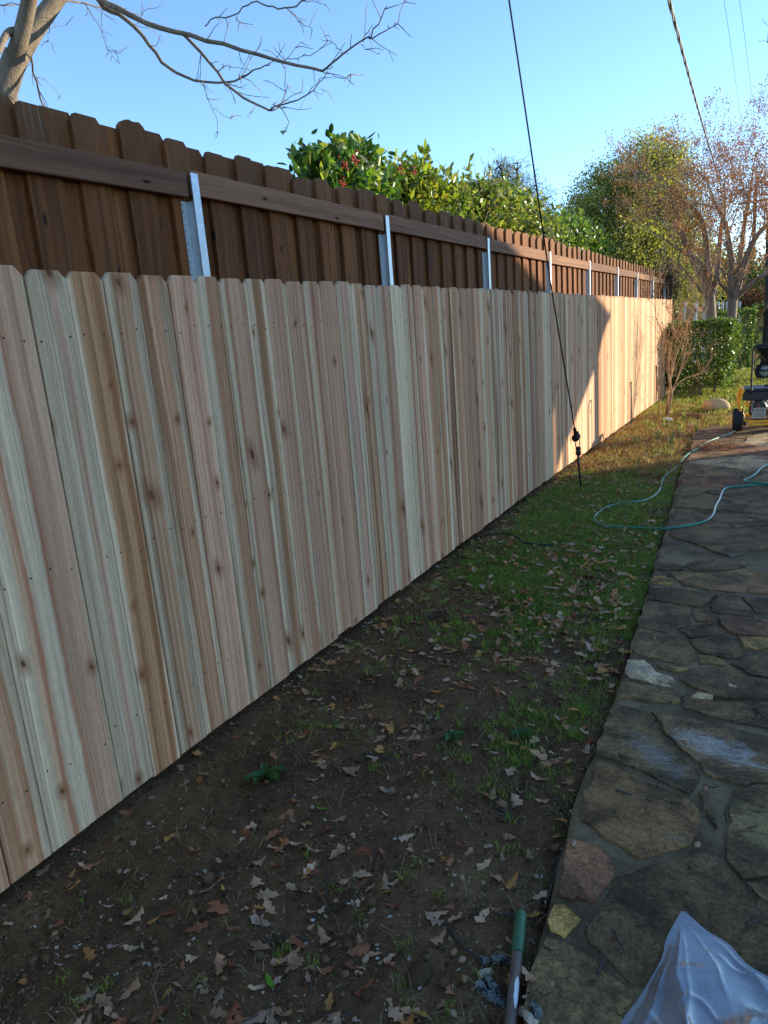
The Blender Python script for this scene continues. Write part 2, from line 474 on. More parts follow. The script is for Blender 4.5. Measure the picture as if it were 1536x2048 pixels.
def soil_mat():
    t = NT('garden_soil'); p = t.pos(); x, y, z = t.sep(p)
    n1 = t.noise(p, 2.3, 5, .6); n2 = t.noise(p, 18, 5, .65); n3 = t.noise(p, 95, 4, .7)
    c = t.mix(t.ramp(n1, [(.35, 0.0), (.65, 1.0)]), (0.090, 0.047, 0.023), (0.185, 0.102, 0.046))
    c = t.mix(.9, c, t.ramp(n2, [(.25, .55), (.5, 1.0), (.8, 1.5)]), 'MULTIPLY')
    c = t.mix(.8, c, t.ramp(n3, [(.3, .6), (.55, 1.0), (.8, 1.6)]), 'MULTIPLY')
    # chips of bark, straw and grit in the soil
    vo = t.n('TexVoronoi'); t.set(vo, 'Vector', t.vadd(t.mapping(p, (1, 1.5, 1), rot=(0, 0, .6)), t.mapping(p, (0, 0, 0)))); t.set(vo, 'Scale', 85.0)
    vc = t.n('SeparateColor'); t.set(vc, 0, vo.outputs['Color'])
    sp = t.math('MULTIPLY', t.math('GREATER_THAN', vc.outputs[0], .90), t.math('LESS_THAN', vo.outputs['Distance'], .38))
    c = t.mix(t.math('MULTIPLY', sp, .5), c, t.ramp(vc.outputs[1], [(0, (0.1, 0.0617, 0.03)), (.6, (0.16, 0.109, 0.0562)), (1, (0.24, 0.18, 0.105))]))
    vo2 = t.n('TexVoronoi'); t.set(vo2, 'Vector', p); t.set(vo2, 'Scale', 40.0)
    vd = t.n('SeparateColor'); t.set(vd, 0, vo2.outputs['Color'])
    sp2 = t.math('MULTIPLY', t.math('GREATER_THAN', vd.outputs[0], .80), t.math('LESS_THAN', vo2.outputs['Distance'], .33))
    c = t.mix(t.math('MULTIPLY', sp2, .7), c, t.ramp(vd.outputs[1], [(0, (0.012, 0.0095, 0.00675)), (.6, (0.08, 0.0475, 0.0225)), (1, (0.16, 0.104, 0.0525))]))
    # mulch of dead leaves further along the fence
    mm = t.math('MULTIPLY', t.math('SUBTRACT', t.math('ADD', y, t.math('MULTIPLY', t.noise(p, .9, 3), 2.5)), 7.6), .9, clamp=True)
    mul = t.mix(t.ramp(t.noise(p, 26, 4, .7), [(.3, 0.0), (.7, 1.0)]), (0.1, 0.0522, 0.021), (0.3, 0.176, 0.0638))
    c = t.mix(t.math('MULTIPLY', mm, .85), c, mul)
    # lawn beyond
    lm = t.math('MULTIPLY', t.math('SUBTRACT', t.math('ADD', y, t.math('MULTIPLY', t.noise(p, .5, 3), 4.0)), 15.0), .6, clamp=True)
    lw = t.mix(t.ramp(t.noise(p, 4, 5, .7), [(.35, 0.0), (.65, 1.0)]), (0.055, 0.0617, 0.015), (0.14, 0.109, 0.0338))
    c = t.mix(t.math('MULTIPLY', lm, .9), c, lw)
    h = t.math('ADD', t.math('ADD', t.math('MULTIPLY', n2, 1.0), t.math('MULTIPLY', n3, .5)), t.math('MULTIPLY', sp, .4))
    return t.finish(t.bsdf(c, .92, t.bump(h, .8, .012), spec=.05))
M['soil'] = soil_mat()

def _bl(x, y): 
    w = on_z(x, y, .035); return w.x, w.y
BLOOMS = [(*_bl(1440, 1500), .17, .075, -.35, 1.5, (.50, .44, .36)), (*_bl(1298, 1500), .10, .06, -.6, .9, (.34, .32, .28)), (*_bl(1335, 1535), .09, .05, -.4, .8, (.33, .30, .25)),
          (*_bl(1530, 1655), .13, .10, .2, 1.1, (.50, .33, .13)), (*_bl(1225, 1590), .16, .10, .4, .9, (.33, .185, .075)), (*_bl(1510, 1115), .22, .10, .2, .8, (.30, .28, .24)), (*_bl(1295, 1340), .14, .05, -.4, .9, (.42, .37, .30))]
def stone_mat():
    t = NT('flagstone'); oi = t.n('ObjectInfo'); base = oi.outputs['Color']; rnd = oi.outputs['Random']
    p = t.vadd(t.pos(), t.comb(t.math('MULTIPLY', rnd, 31.0), t.math('MULTIPLY', rnd, 17.0), 0))
    q = t.mapping(p, (1, 2.2, 1), rot=(0, 0, .3))
    n1 = t.noise(p, 5.5, 5, .6, dist=.6); n2 = t.noise(q, 14, 5, .65); n3 = t.noise(p, 70, 4, .7); n4 = t.noise(p, 260, 3, .7)
    c = t.mix(t.ramp(n1, [(.42, 0.0), (.60, 1.0)]), t.mix(1.0, base, (.50, .50, .50), 'MULTIPLY'), t.mix(1.0, base, (1.30, 1.22, 1.1), 'MULTIPLY'))
    # ochre staining, strength per stone
    oc = t.ramp(t.noise(p, 7.0, 4, .6, dist=.8), [(.52, 0.0), (.66, 1.0)])
    c = t.mix(t.math('MULTIPLY', oc, t.math('MULTIPLY', oi.outputs['Alpha'], .55)), c, (.27, .155, .06))
    # pale mineral bloom
    pb = t.ramp(t.noise(q, 8.5, 5, .7, dist=.5), [(.62, 0.0), (.74, 1.0)])
    c = t.mix(t.math('MULTIPLY', pb, .45), c, (.20, .20, .195))
    c = t.mix(.9, c, t.ramp(n2, [(.25, .7), (.5, 1.0), (.75, 1.35)]), 'MULTIPLY')
    c = t.mix(.9, c, t.ramp(n3, [(.3, .50), (.5, 1.0), (.75, 1.55)]), 'MULTIPLY')
    c = t.mix(t.ramp(n4, [(.66, 0.0), (.74, .5)]), c, (.22, .21, .19))
    ve = t.n('TexVoronoi', _feature='DISTANCE_TO_EDGE'); t.set(ve, 'Vector', t.vadd(t.mapping(p, (2.1, 3.6, 1)), t.comb(t.math('MULTIPLY', t.noise(p, 9, 4, .6), .5), t.math('MULTIPLY', t.noise(p, 7, 4, .6), .4), 0))); t.set(ve, 'Scale', 1.3)
    ck = t.math('MULTIPLY', t.math('LESS_THAN', ve.outputs[0], .007), t.math('GREATER_THAN', t.noise(p, 3.1, 2), .52))
    c = t.mix(t.math('MULTIPLY', ck, .75), c, (.02, .016, .012))
    wx, wy, wz_ = t.sep(t.pos())
    for (bx, by, rx, ry, rot_, amt, colr) in BLOOMS:
        ddx, ddy = t.math('SUBTRACT', wx, bx), t.math('SUBTRACT', wy, by)
        cr_, sr_ = math.cos(rot_), math.sin(rot_)
        ea = t.math('DIVIDE', t.math('ADD', t.math('MULTIPLY', ddx, cr_), t.math('MULTIPLY', ddy, sr_)), rx)
        eb = t.math('DIVIDE', t.math('SUBTRACT', t.math('MULTIPLY', ddy, cr_), t.math('MULTIPLY', ddx, sr_)), ry)
        rr_ = t.math('ADD', t.math('ADD', t.math('MULTIPLY', ea, ea), t.math('MULTIPLY', eb, eb)), t.math('MULTIPLY', t.math('SUBTRACT', t.noise(q, 11, 6, .75, dist=1.2), .5), 5.5))
        c = t.mix(t.math('MULTIPLY', t.math('SUBTRACT', 1.0, rr_, clamp=True), amt * .42, clamp=True), c, colr)
    mo = t.noise(p, 130, 5, .75, dist=.4)
    c = t.mix(.8, c, t.ramp(mo, [(.35, .55), (.5, 1.0), (.62, 1.5)]), 'MULTIPLY')
    h = t.math('ADD', t.math('ADD', t.math('MULTIPLY', n1, 1.6), n2), t.math('ADD', t.math('MULTIPLY', n3, .5), t.math('MULTIPLY', mo, .3)))
    r = t.ramp(n2, [(.3, .72), (.7, .95)])
    return t.finish(t.bsdf(c, r, t.bump(h, .75, .010), spec=.16))
M['stone'] = stone_mat()
def mortar_mat():
    t = NT('mortar'); p = t.pos()
    n1 = t.noise(p, 3.0, 4, .6); n2 = t.noise(p, 45, 5, .7); n3 = t.noise(p, 180, 3, .7)
    c = t.mix(t.ramp(n1, [(.38, 0.0), (.62, 1.0)]), (0.132, 0.0828, 0.0402), (0.31, 0.209, 0.109))
    c = t.mix(.9, c, t.ramp(n2, [(.3, .6), (.5, 1.0), (.75, 1.3)]), 'MULTIPLY')
    c = t.mix(.7, c, t.ramp(n3, [(.3, .7), (.7, 1.25)]), 'MULTIPLY')
    return t.finish(t.bsdf(c, .9, t.bump(t.math('ADD', n2, n3), .8, .008), spec=.2))
M['mortar'] = mortar_mat()

# ------------------------------------------------------------------ ground (one sheet to the horizon)
def grid_lines(spec):
    out = []
    for a, b, st in spec:
        out += list(np.arange(a, b - st * .5, st))
    out.append(spec[-1][1]); return np.array(out)
gx = np.concatenate([-np.geomspace(400, 6, 22), grid_lines([(-5.2, -2.1, .22), (-2.1, -.2, .028), (-.2, 3.0, .16)]), np.geomspace(3.4, 400, 22)])
gy = np.concatenate([-np.geomspace(200, 2.2, 12), grid_lines([(-2, .9, .12), (.9, 7.5, .03), (7.5, 14, .07), (14, 30, .4)]), np.geomspace(31, 700, 22)])
XX, YY = np.meshgrid(gx, gy, indexing='ij')
ZZ = ground_z(XX, YY)
V = np.stack([XX, YY, ZZ], -1).reshape(-1, 3)
nx, ny = XX.shape
ii, jj = np.meshgrid(np.arange(nx - 1), np.arange(ny - 1), indexing='ij')
a0 = (ii * ny + jj).ravel()
F = np.stack([a0, a0 + ny, a0 + ny + 1, a0 + 1], -1)
ground = obj('ground', mesh('ground', V, F, M['soil'], smooth=True), kind='structure')

# ------------------------------------------------------------------ flagstone path
path = obj('path', None, kind='structure') if False else None
mb = MB()
pts = []
for yv in np.arange(-2.0, PATH_END + .01, .12):
    pts.append((float(path_left(yv)) + random.uniform(-.012, .012), float(yv)))
V = []; F = []
for i, (xl, yv) in enumerate(pts):
    zt = float(base_z(yv)) + .029
    V += [(xl - .012, yv, zt - .13), (xl, yv, zt - .012), (xl + .02, yv, zt), (.9, yv, zt), (2.24, yv, zt), (2.24, yv, zt - .13)]
for i in range(len(pts) - 1):
    for k in range(5):
        F.append((i * 6 + k, i * 6 + k + 1, (i + 1) * 6 + k + 1, (i + 1) * 6 + k))
F.append(tuple(range(6))); F.append(tuple((len(pts) - 1) * 6 + k for k in range(6))[::-1])
path = obj('path', mesh('path', V, F, M['mortar']), kind='structure')

STONE_COL = {'g': (0.202, 0.123, 0.0588), 'd': (0.151, 0.0906, 0.0432), 'b': (0.262, 0.143, 0.062), 'o': (0.22, 0.139, 0.062), 'y': (0.589, 0.341, 0.101), 'w': (0.499, 0.353, 0.192), 't': (0.371, 0.218, 0.078), 'r': (0.262, 0.122, 0.062)}
def roughen(poly, step=.035, amp=.006):
    out = []
    n = len(poly)
    for i in range(n):
        a = Vector(poly[i]); b = Vector(poly[(i + 1) % n]); L = (b - a).length
        k = max(1, int(L / step)); k = min(k, 7)
        nrm = Vector((-(b - a).y, (b - a).x)).normalized() if L > 0 else Vector((0, 0))
        for j in range(k):
            q = a.lerp(b, j / k)
            out.append(q + nrm * random.gauss(0, amp) if j else q + Vector((random.gauss(0, amp * .6), random.gauss(0, amp * .6))))
    return out
def poly_area(P):
    return sum(P[i][0] * P[(i + 1) % len(P)][1] - P[(i + 1) % len(P)][0] * P[i][1] for i in range(len(P))) / 2
def add_stone(poly, key, och):
    if poly_area(poly) < 0: poly = poly[::-1]
    P = roughen(poly)
    n = len(P)
    c = sum((Vector(q) for q in P), Vector((0, 0))) / n
    h = .037 + random.uniform(-.003, .005)
    tx, ty = random.gauss(0, .006), random.gauss(0, .006)
    V = []
    for sc, dz in ((1.0, -.02), (1.0, h - .004), (.992, h)):
        for q in P:
            w = c + (Vector(q) - c) * sc
            V.append((w.x - c.x, w.y - c.y, dz + (w.x - c.x) * tx + (w.y - c.y) * ty))
    F = []
    for r in range(2):
        for k in range(n):
            F.append((r * n + k, r * n + (k + 1) % n, (r + 1) * n + (k + 1) % n, (r + 1) * n + k))
    F.append(tuple(2 * n + k for k in range(n)))
    o = obj('flagstone', mesh('flagstone', V, F, M['stone']), path, (c.x, c.y, float(base_z(c.y))))
    cc = STONE_COL[key]; j = random.uniform(.85, 1.18)
    o.color = (cc[0] * j, cc[1] * j, cc[2] * j, och)
    return P
def crop(pts, ox, oy, s): return [(ox + a / s, oy + b / s) for a, b in pts]
C1 = lambda *p: crop(p, 1036, 1380, 3.072)
C2 = lambda *p: crop(p, 1036, 1700, 3.072)
C3 = lambda *p: crop(p, 1186, 1100, 4.389)
TRACED = [
 (C1((575, 100), (700, 120), (800, 150), (870, 250), (1010, 395), (1125, 525), (1095, 590), (1050, 645), (860, 560), (640, 450), (500, 410), (480, 395), (490, 320), (545, 200)), 'o', .35),
 (C1((825, 148), (1000, 182), (1536, 292), (1750, 330), (1750, 600), (1536, 580), (1310, 575), (1195, 545), (1030, 395), (890, 250)), 'g', .3),
 (C1((510, 455), (640, 500), (850, 600), (1040, 672), (1105, 740), (1120, 880), (1075, 955), (900, 1005), (750, 1050), (690, 1010), (530, 920), (385, 805), (400, 690), (435, 600), (455, 500)), 'b', .8),
 (C1((1330, 610), (1560, 605), (1760, 625), (1800, 1140), (1540, 1150), (1375, 1160), (1295, 1050), (1275, 930), (1300, 760)), 'o', .9),
 (C1((1122, 640), (1170, 640), (1185, 740), (1130, 752)), 'd', 0),
 (C1((1150, 775), (1180, 770), (1230, 850), (1215, 870)), 'd', 0),
 (C2((310, -60), (400, -40), (480, -10), (585, 100), (540, 225), (470, 335), (380, 310), (330, 322), (255, 300), (262, 200), (288, 90), (295, 20)), 'r', .7),
 (C2((215, 350), (280, 345), (330, 385), (385, 440), (345, 500), (290, 548), (240, 520), (183, 500), (195, 430)), 'y', .5),
 (C2((610, 170), (760, 115), (900, 85), (1120, 25), (1255, 65), (1285, 115), (1365, 205), (1420, 265), (1536, 345), (1700, 435), (1750, 900), (1500, 1100), (1100, 1150), (820, 860), (690, 805), (570, 700), (505, 640), (435, 565), (420, 480), (490, 380), (560, 260)), 'd', .25),
 (C2((170, 545), (330, 592), (480, 675), (540, 745), (620, 805), (735, 880), (685, 960), (640, 1000), (640, 1200), (80, 1200), (60, 900), (70, 780), (115, 650)), 'o', .6),
 (C2((1405, 215), (1560, 190), (1800, 195), (1800, 420), (1640, 365), (1500, 305)), 'd', .1),
 (C3((240, 1172), (430, 1205), (620, 1235), (760, 1245), (770, 1317), (760, 1350), (540, 1340), (240, 1300)), 'o', .4),
 (C3((300, 970), (430, 970), (520, 1025), (560, 1085), (690, 1120), (728, 1175), (680, 1212), (560, 1195), (400, 1145), (283, 1090)), 'w', .25),
 (C3((545, 1022), (855, 1045), (740, 1083), (600, 1053)), 't', .3),
 (C3((400, 725), (540, 725), (660, 750), (830, 795), (858, 850), (915, 940), (880, 985), (800, 1000), (640, 975), (470, 945), (380, 915), (345, 878), (380, 820), (372, 780)), 'o', .8),
 (C3((440, 485), (640, 493), (860, 513), (858, 655), (720, 710), (650, 735), (540, 710), (400, 675), (405, 600), (432, 560)), 'g', .45),
 (C3((505, 345), (700, 340), (1105, 393), (1030, 465), (930, 505), (700, 470), (485, 438)), 'd', .25),
 (C3((888, 532), (960, 524), (1028, 582), (1046, 628), (912, 636), (892, 590)), 'd', 0),
 (C3((745, 722), (870, 675), (1048, 650), (1145, 750), (1000, 770), (852, 786), (803, 730)), 'd', 0),
 (C3((852, 805), (1000, 783), (1165, 764), (1275, 860), (1325, 920), (1200, 965), (1080, 945), (935, 915), (885, 860)), 'd', .2),
 (C3((922, 932), (1060, 943), (1148, 977), (1175, 1028), (932, 998)), 't', .2),
 (C3((1095, 602), (1180, 584), (1536, 624), (1720, 645), (1720, 785), (1536, 775), (1200, 735), (1125, 670)), 'r', .6),
 (C3((1265, 772), (1536, 790), (1720, 805), (1720, 855), (1536, 866), (1430, 885), (1333, 856)), 't', .1),
 (C3((1055, 482), (1113, 403), (1290, 414), (1415, 580), (1378, 596), (1182, 572), (1045, 548)), 'g', .1),
 (C3((1312, 418), (1536, 434), (1720, 446), (1720, 560), (1440, 567)), 'd', .1),
 (C3((523, 243), (640, 243), (715, 290), (690, 308), (512, 298)), 't', .6),
 (C3((563, 198), (648, 202), (668, 236), (543, 228)), 'g', 0),
 (C3((675, 203), (1050, 204), (1340, 170), (1536, 214), (1720, 245), (1720, 410), (1536, 392), (1130, 368), (795, 316)), 'b', .5),
 (C3((572, 113), (808, 152), (798, 182), (563, 182)), 'd', 0),
 (C3((833, 168), (825, 132), (960, 78), (1180, 112), (1325, 150), (1100, 190), (905, 187)), 'g', .1),
 (C3((1435, 930), (1536, 884), (1720, 852), (1740, 1135), (1536, 1125), (1355, 1095), (1295, 1058), (1225, 1010), (1332, 962)), 'd', .1),
 (C3((775, 1150), (900, 1055), (1190, 1048), (1330, 1122), (1536, 1154), (1750, 1184), (1750, 1340), (1400, 1315), (1055, 1285), (905, 1228)), 'd', .1),
 (C3((905, 1262), (1040, 1292), (1050, 1330), (860, 1320)), 'w', 0),
 (C1((1005, 105), (1012, 45), (1200, 74), (1536, 114), (1750, 144), (1750, 285), (1536, 246), (1200, 166)), 'd', .15),
]
traced_polys = []
for pts_, key, och in TRACED:
    P = []
    for (a, b) in pts_:
        w = on_z(min(a, 1610), min(b, 2130), .03); P.append((w.x, w.y))
    add_stone(P, key, och); traced_polys.append(P)
def inside(pt, P):
    r = False; n = len(P); x, y = pt
    for i in range(n):
        x1, y1 = P[i]; x2, y2 = P[(i + 1) % n]
        if (y1 > y) != (y2 > y) and x < (x2 - x1) * (y - y1) / (y2 - y1) + x1: r = not r
    return r
def clip_half(P, p0, nrm):
    out = []
    for i in range(len(P)):
        a = P[i]; b = P[(i + 1) % len(P)]
        da = (a[0] - p0[0]) * nrm[0] + (a[1] - p0[1]) * nrm[1]; db = (b[0] - p0[0]) * nrm[0] + (b[1] - p0[1]) * nrm[1]
        if da <= 0: out.append(a)
        if (da < 0) != (db < 0):
            s = da / (da - db); out.append((a[0] + (b[0] - a[0]) * s, a[1] + (b[1] - a[1]) * s))
    return out
rs = random.Random(5)
seeds = []
yv = -1.8; row = 0
while yv < PATH_END:
    hgt = rs.uniform(.30, .58)
    xv = -1.15 + rs.uniform(0, .4)
    while xv < 2.5:
        wd = rs.uniform(.5, 1.25)
        seeds.append((xv + wd / 2, yv + hgt / 2 + rs.uniform(-.1, .1)))
        xv += wd
    yv += hgt
for i, sd in enumerate(seeds):
    P = [(sd[0] - 1, sd[1] - 1), (sd[0] + 1, sd[1] - 1), (sd[0] + 1, sd[1] + 1), (sd[0] - 1, sd[1] + 1)]
    for j, s2 in enumerate(seeds):
        if i == j or abs(s2[0] - sd[0]) > 1.6 or abs(s2[1] - sd[1]) > 1.4: continue
        mid = ((sd[0] + s2[0]) / 2, (sd[1] + s2[1]) / 2)
        P = clip_half(P, mid, (s2[0] - sd[0], s2[1] - sd[1]))
        if len(P) < 3: break
    if len(P) < 3: continue
    xl = float(path_left(sd[1])); sl = (float(path_left(sd[1] + .3)) - float(path_left(sd[1] - .3))) / .6
    P = clip_half(P, (xl + .03, sd[1]), (-1, sl))
    if len(P) < 3: continue
    P = clip_half(P, (2.2, 0), (1, 0))
    if len(P) < 3: continue
    P = clip_half(P, (0, PATH_END - .03), (0, 1)); 
    if len(P) < 3: continue
    P = clip_half(P, (0, -1.95), (0, -1))
    if len(P) < 3 or abs(poly_area(P)) < .008: continue
    cx = sum(a for a, b in P) / len(P); cyy = sum(b for a, b in P) / len(P)
    g = rs.uniform(.006, .012)
    Q = []
    for a, b in P:
        L = math.hypot(a - cx, b - cyy); k = max(.4, 1 - g / max(L, .03)); Q.append((cx + (a - cx) * k, cyy + (b - cyy) * k))
    bad = any(inside(q, T) for T in traced_polys for q in Q + [(cx, cyy)]) or any(inside(tp, Q) for T in traced_polys for tp in T)
    if bad: continue
    add_stone(Q, rs.choice('gggddbobrotgw' if cyy > 6 else 'gggddobgt'), rs.uniform(0, .5))

# ------------------------------------------------------------------ new cedar fence
FX = -1.914
Y0, PITCH_B = 1.41346, .141
TOP_Z, BOT_Z = 1.791, .05
def picket_mesh(w, h, th, ex=.024, ez=.026):
    o = [(-w, 0), (w, 0), (w, h - ez), (w - ex, h), (-w + ex, h), (-w, h - ez)]
    b = .0018; n = len(o)
    V = [(-th / 2, a, c) for a, c in o] + [(th / 2 - b, a, c) for a, c in o]
    V += [(th / 2, a * (1 - b / w), min(max(c, b), h - b)) for a, c in o]
    F = []
    for r in range(2):
        for k in range(n): F.append((r * n + k, r * n + (k + 1) % n, (r + 1) * n + (k + 1) % n, (r + 1) * n + k))
    F.append(tuple(2 * n + k for k in range(n))); F.append(tuple(range(n))[::-1])
    return mesh('picket', V, F, M['cedar'])
pm = [picket_mesh(.0694 - d, 1.0, .016, .024, .015) for d in (0, .0006, .0012, .0020)]
nf = thing('new_wooden_fence', 'fresh pale and pink cedar picket fence in front of the taller brown fence', 'fence', (FX, 0, 0))
rp = random.Random(21)
# heartwood limits (in half widths), brown streak strength, browner tint: seen boards by eye, the rest drawn at random
SEEN = {-4: (-1.4, 1.3, .5, .3), -3: (-1.2, .75, .35, .7), -2: (-.2, .5, .15, .2), -1: (-.7, .95, .2, .1), 0: (-.1, .45, .1, .0), 1: (-.9, .9, .6, .9), 2: (-.6, .55, .5, .6), 3: (-.75, .6, .9, .6),
        4: (-1.2, .9, .1, .1), 5: (-.35, .85, .7, .5), 6: (-.75, 1.4, .2, .1), 7: (-.3, .6, .6, .7), 8: (-1.3, .75, .1, .2), 9: (-1.2, 1.2, .1, 0), 10: (-.7, 1.4, .2, .1), 11: (-1.3, 1.3, .1, .2), 12: (-.5, .5, .1, 0), 13: (-.7, 1.1, .7, .5), 14: (-.3, .35, .1, 0), 15: (-.7, 1.2, .1, .3), 16: (-2, -1.8, .0, 0), 17: (-.3, .75, .2, .1), 18: (-1.2, .8, .5, .2), 19: (-.9, 1.3, .2, .7), 20: (-.8, .3, .5, .9)}
nails = MB()
for k in range(-14, 102):
    yc = Y0 + PITCH_B * (k + .5)
    drop = -.0045 * max(0, yc - 6); bdrop = -.0125 * max(0, yc - 6)
    zb = BOT_Z + bdrop + rp.gauss(0, .004); zt = TOP_Z + drop + rp.gauss(0, .0035)
    o = obj('picket', rp.choice(pm), nf, (rp.gauss(0, .0014), yc + rp.gauss(0, .0006), zb), (rp.gauss(0, .0012), 0, rp.gauss(0, .006)))
    o.scale = (1, 1, zt - zb)
    if k in SEEN: lo, hi, bs, tn = SEEN[k]
    else:
        r = rp.random()
        if r < .06: lo, hi, bs = -2, -1.9, .15
        elif r < .45: lo, hi, bs = rp.uniform(-1.5, -.9), rp.uniform(.5, 1.5), rp.uniform(.05, .6)
        else: lo, hi, bs = rp.uniform(-1.1, -.1), rp.uniform(.2, 1.1), rp.uniform(.15, 1.0)
        tn = rp.random() ** 1.6
    o.color = ((lo + 2) / 4, (hi + 2) / 4, tn, bs)
    for zr in (1.60, .90, .30):
        for dy in (-.038, .038):
            if rp.random() < .93:
                yy = yc + dy + rp.gauss(0, .006); zz = zr + drop + rp.gauss(0, .010)
                nails.lathe([(.0034, .0105), (.0030, .0118)], 6, (1, 0, 0), (0, yy, zz))
nails.build('nail_heads', M['nail'], nf, kind='stuff')
for zr in (1.60, .90, .30):
    MB().box((-.029, 7.6, zr - .03), (.038, 16.4, .085), bevel=.003).build('rail', M['cedar'], nf)
# ------------------------------------------------------------------ old brown board-on-board fence behind it
of = thing('old_wooden_fence', 'tall weathered dark brown board on board fence with steel posts', 'fence', (0, 0, 0))
def old_board(w, h, th):
    ez, ex = .028, .022; o = [(-w, 0), (w, 0), (w, h - ez), (w - ex, h), (-w + ex, h), (-w, h - ez)]
    n = len(o); V = [(-th / 2, a, c) for a, c in o] + [(th / 2, a, c) for a, c in o]
    F = [(k, (k + 1) % n, n + (k + 1) % n, n + k) for k in range(n)] + [tuple(n + k for k in range(n)), tuple(range(n))[::-1]]
    return mesh('board', V, F, M['old'])
om = [old_board(.070 - d, 2.33, .019) for d in (0, .0015, .003)]; wide = old_board(.079, 2.33, .014)
def ragged(w, h, th, seed):
    r = random.Random(seed); top = []
    for i in range(9):
        a = w - .0 - (2 * w) * i / 8
        e = min(i, 8 - i)
        top.append((a, h - (.028 if e == 0 else .006 if e == 1 else 0) - abs(r.gauss(0, .004))))
    o = [(-w, 0), (w, 0)] + top
    n = len(o); V = [(-th / 2, a, c) for a, c in o] + [(th / 2, a, c) for a, c in o]
    F = [(k, (k + 1) % n, n + (k + 1) % n, n + k) for k in range(n)] + [tuple(n + k for k in range(n)), tuple(range(n))[::-1]]
    return mesh('board', V, F, M['old'])
om += [ragged(.069, 2.33, .019, s) for s in range(4)]
yb = 1.737 - .2255 * 12 + .07
while yb < 18.0:
    zt = 2.375 - .0045 * max(0, yb - 9)
    sag = .012 * math.sin(yb * 1.3)
    for fr in (1, 0):
        yy = yb if fr else yb + .5 * (.2255 if yb < 4.4 else .2485)
        o = obj('board', wide if not fr else rp.choice(om[3:] if (yb > 3 and rp.random() < .6) else om), of, (-2.248 if fr else -2.2665, yy + rp.gauss(0, .003), zt - 2.33 + rp.gauss(0, .011)), (rp.gauss(0, .0025), 0, rp.gauss(0, .006)))
    yb += .2255 if yb < 4.4 else .2485
POSTS = [-1.05, .72, 2.50, 4.24, 6.07, 7.98, 9.86, 11.75, 13.5, 15.3, 17.0]
for i, yp in enumerate(POSTS):
    a = -1.9 if i == 0 else POSTS[i - 1]
    # rail from the last post to this one
    zc = 2.192 + rp.gauss(0, .008); tilt = rp.gauss(0, .004)
    L = yp - a - .03
    if i == 2: zc = 2.188; tilt = .010
    if i == 3: zc = 2.205; tilt = -.004
    if i == 4: zc = 2.207; tilt = -.002
    m_ = MB().box((0, 0, 0), (.038, L, .098), bevel=.003).mesh('rail', M['rail'])
    o = obj('rail', m_, of, (-2.222, (a + yp) / 2 - .002, zc - .0045 * max(0, yp - 9)), (tilt, 0, 0))
    # steel post: front flange, web, perforated back flange
    pb = MB()
    ztop = 2.245 - .0045 * max(0, yp - 9)
    pb.box((-2.1985, yp + .022, ztop / 2 - .2), (.005, .044, ztop + .4))
    pb.box((-2.219, yp + .002, (ztop - .11) / 2 - .2), (.036, .004, ztop + .4 - .11))
    pb.box((-2.2385, yp - .017, (ztop - .11) / 2 - .2), (.003, .036, ztop + .4 - .11))
    po = obj('post', pb.mesh('post', M['steel']), of)
    if 1 < i < 6:
        hb = MB()
        for q in range(40):
            hb.lathe([(.0032, 0), (.0030, .0008)], 6, (1, 0, 0), (-2.2368, yp - .028, 2.12 - q * .0254))
        obj('post_holes', hb.mesh('post_holes', M['hole']), po, kind='stuff')
# end post of the two fences
mb = MB().box((-2.03, 15.93, .86), (.09, .09, 1.86), bevel=.004)
mb.build('corner_post', M['cedar'], nf)

# ------------------------------------------------------------------ house on the far side of the path (its wall, roof and porch cast the shade)
def siding():
    t = NT('lap_siding'); p = t.pos(); x, y, z = t.sep(p)
    f = t.math('FRACT', t.math('MULTIPLY', z, 5.6))
    c = t.mix(t.math('LESS_THAN', f, .06), (.80, .76, .68), (.5, .47, .42))
    return t.finish(t.bsdf(c, .7, t.bump(f, .6, .012)))
M['siding'] = siding()
M['shingle'] = plain('roof_shingle', (.10, .09, .085), .9, 0, .4, 30)
M['trim'] = plain('painted_trim', (.55, .52, .47), .6)
hs = thing('house', 'pale house with low gable roof and porch beyond the flagstone path', 'house', (0, 0, 0))
XC = 11.0                                             # its gable end faces the fence
SY, SZ = SUN_DIR.y / SUN_DIR.x, SUN_DIR.z / SUN_DIR.x
def sunward(y, z, x0=FX): return (y + SY * (XC - x0), z + SZ * (XC - x0))
EY, EZ = sunward(9.6, 1.57)
_u1 = sunward(6.17, 2.36, -2.25); SL = (_u1[1] - EZ) / (EY - _u1[0])
RZ = EZ + (2.62 - 1.57) + .05; RY = EY - (RZ - EZ) / SL      # flat-topped beyond the slope
WY = sunward(6.94, 0)[0] + SY * .3
wz = lambda y: RZ - SL * max(0, y - RY) - .12
prof = [(WY, -.3), (WY, wz(WY)), (RY, wz(RY)), (8.3, wz(8.3)), (8.3, -.3)]
V = [(XC + .3, a, b) for a, b in prof] + [(XC + 9, a, b) for a, b in prof]
F = [(0, 1, 2, 3, 4), (9, 8, 7, 6, 5)] + [(k, (k + 1) % 5, (k + 1) % 5 + 5, k + 5) for k in range(5)]
MB().add(V, F).build('wall', M['siding'], hs)
for e, ze in ((EY, EZ), (8.0, RZ)):
    V = [(XC, RY, RZ), (XC + 9.5, RY, RZ), (XC + 9.5, e, ze), (XC, e, ze)]
    V += [(a, b, c - .11) for a, b, c in V]
    MB().add(V, [(0, 1, 2, 3), (7, 6, 5, 4), (0, 4, 5, 1), (1, 5, 6, 2), (2, 6, 7, 3), (3, 7, 4, 0)]).build('roof', M['shingle'], hs)
MB().box((XC + 4.75, EY + .06, EZ - .03), (9.5, .11, .11), bevel=.02).build('gutter', M['trim'], hs)
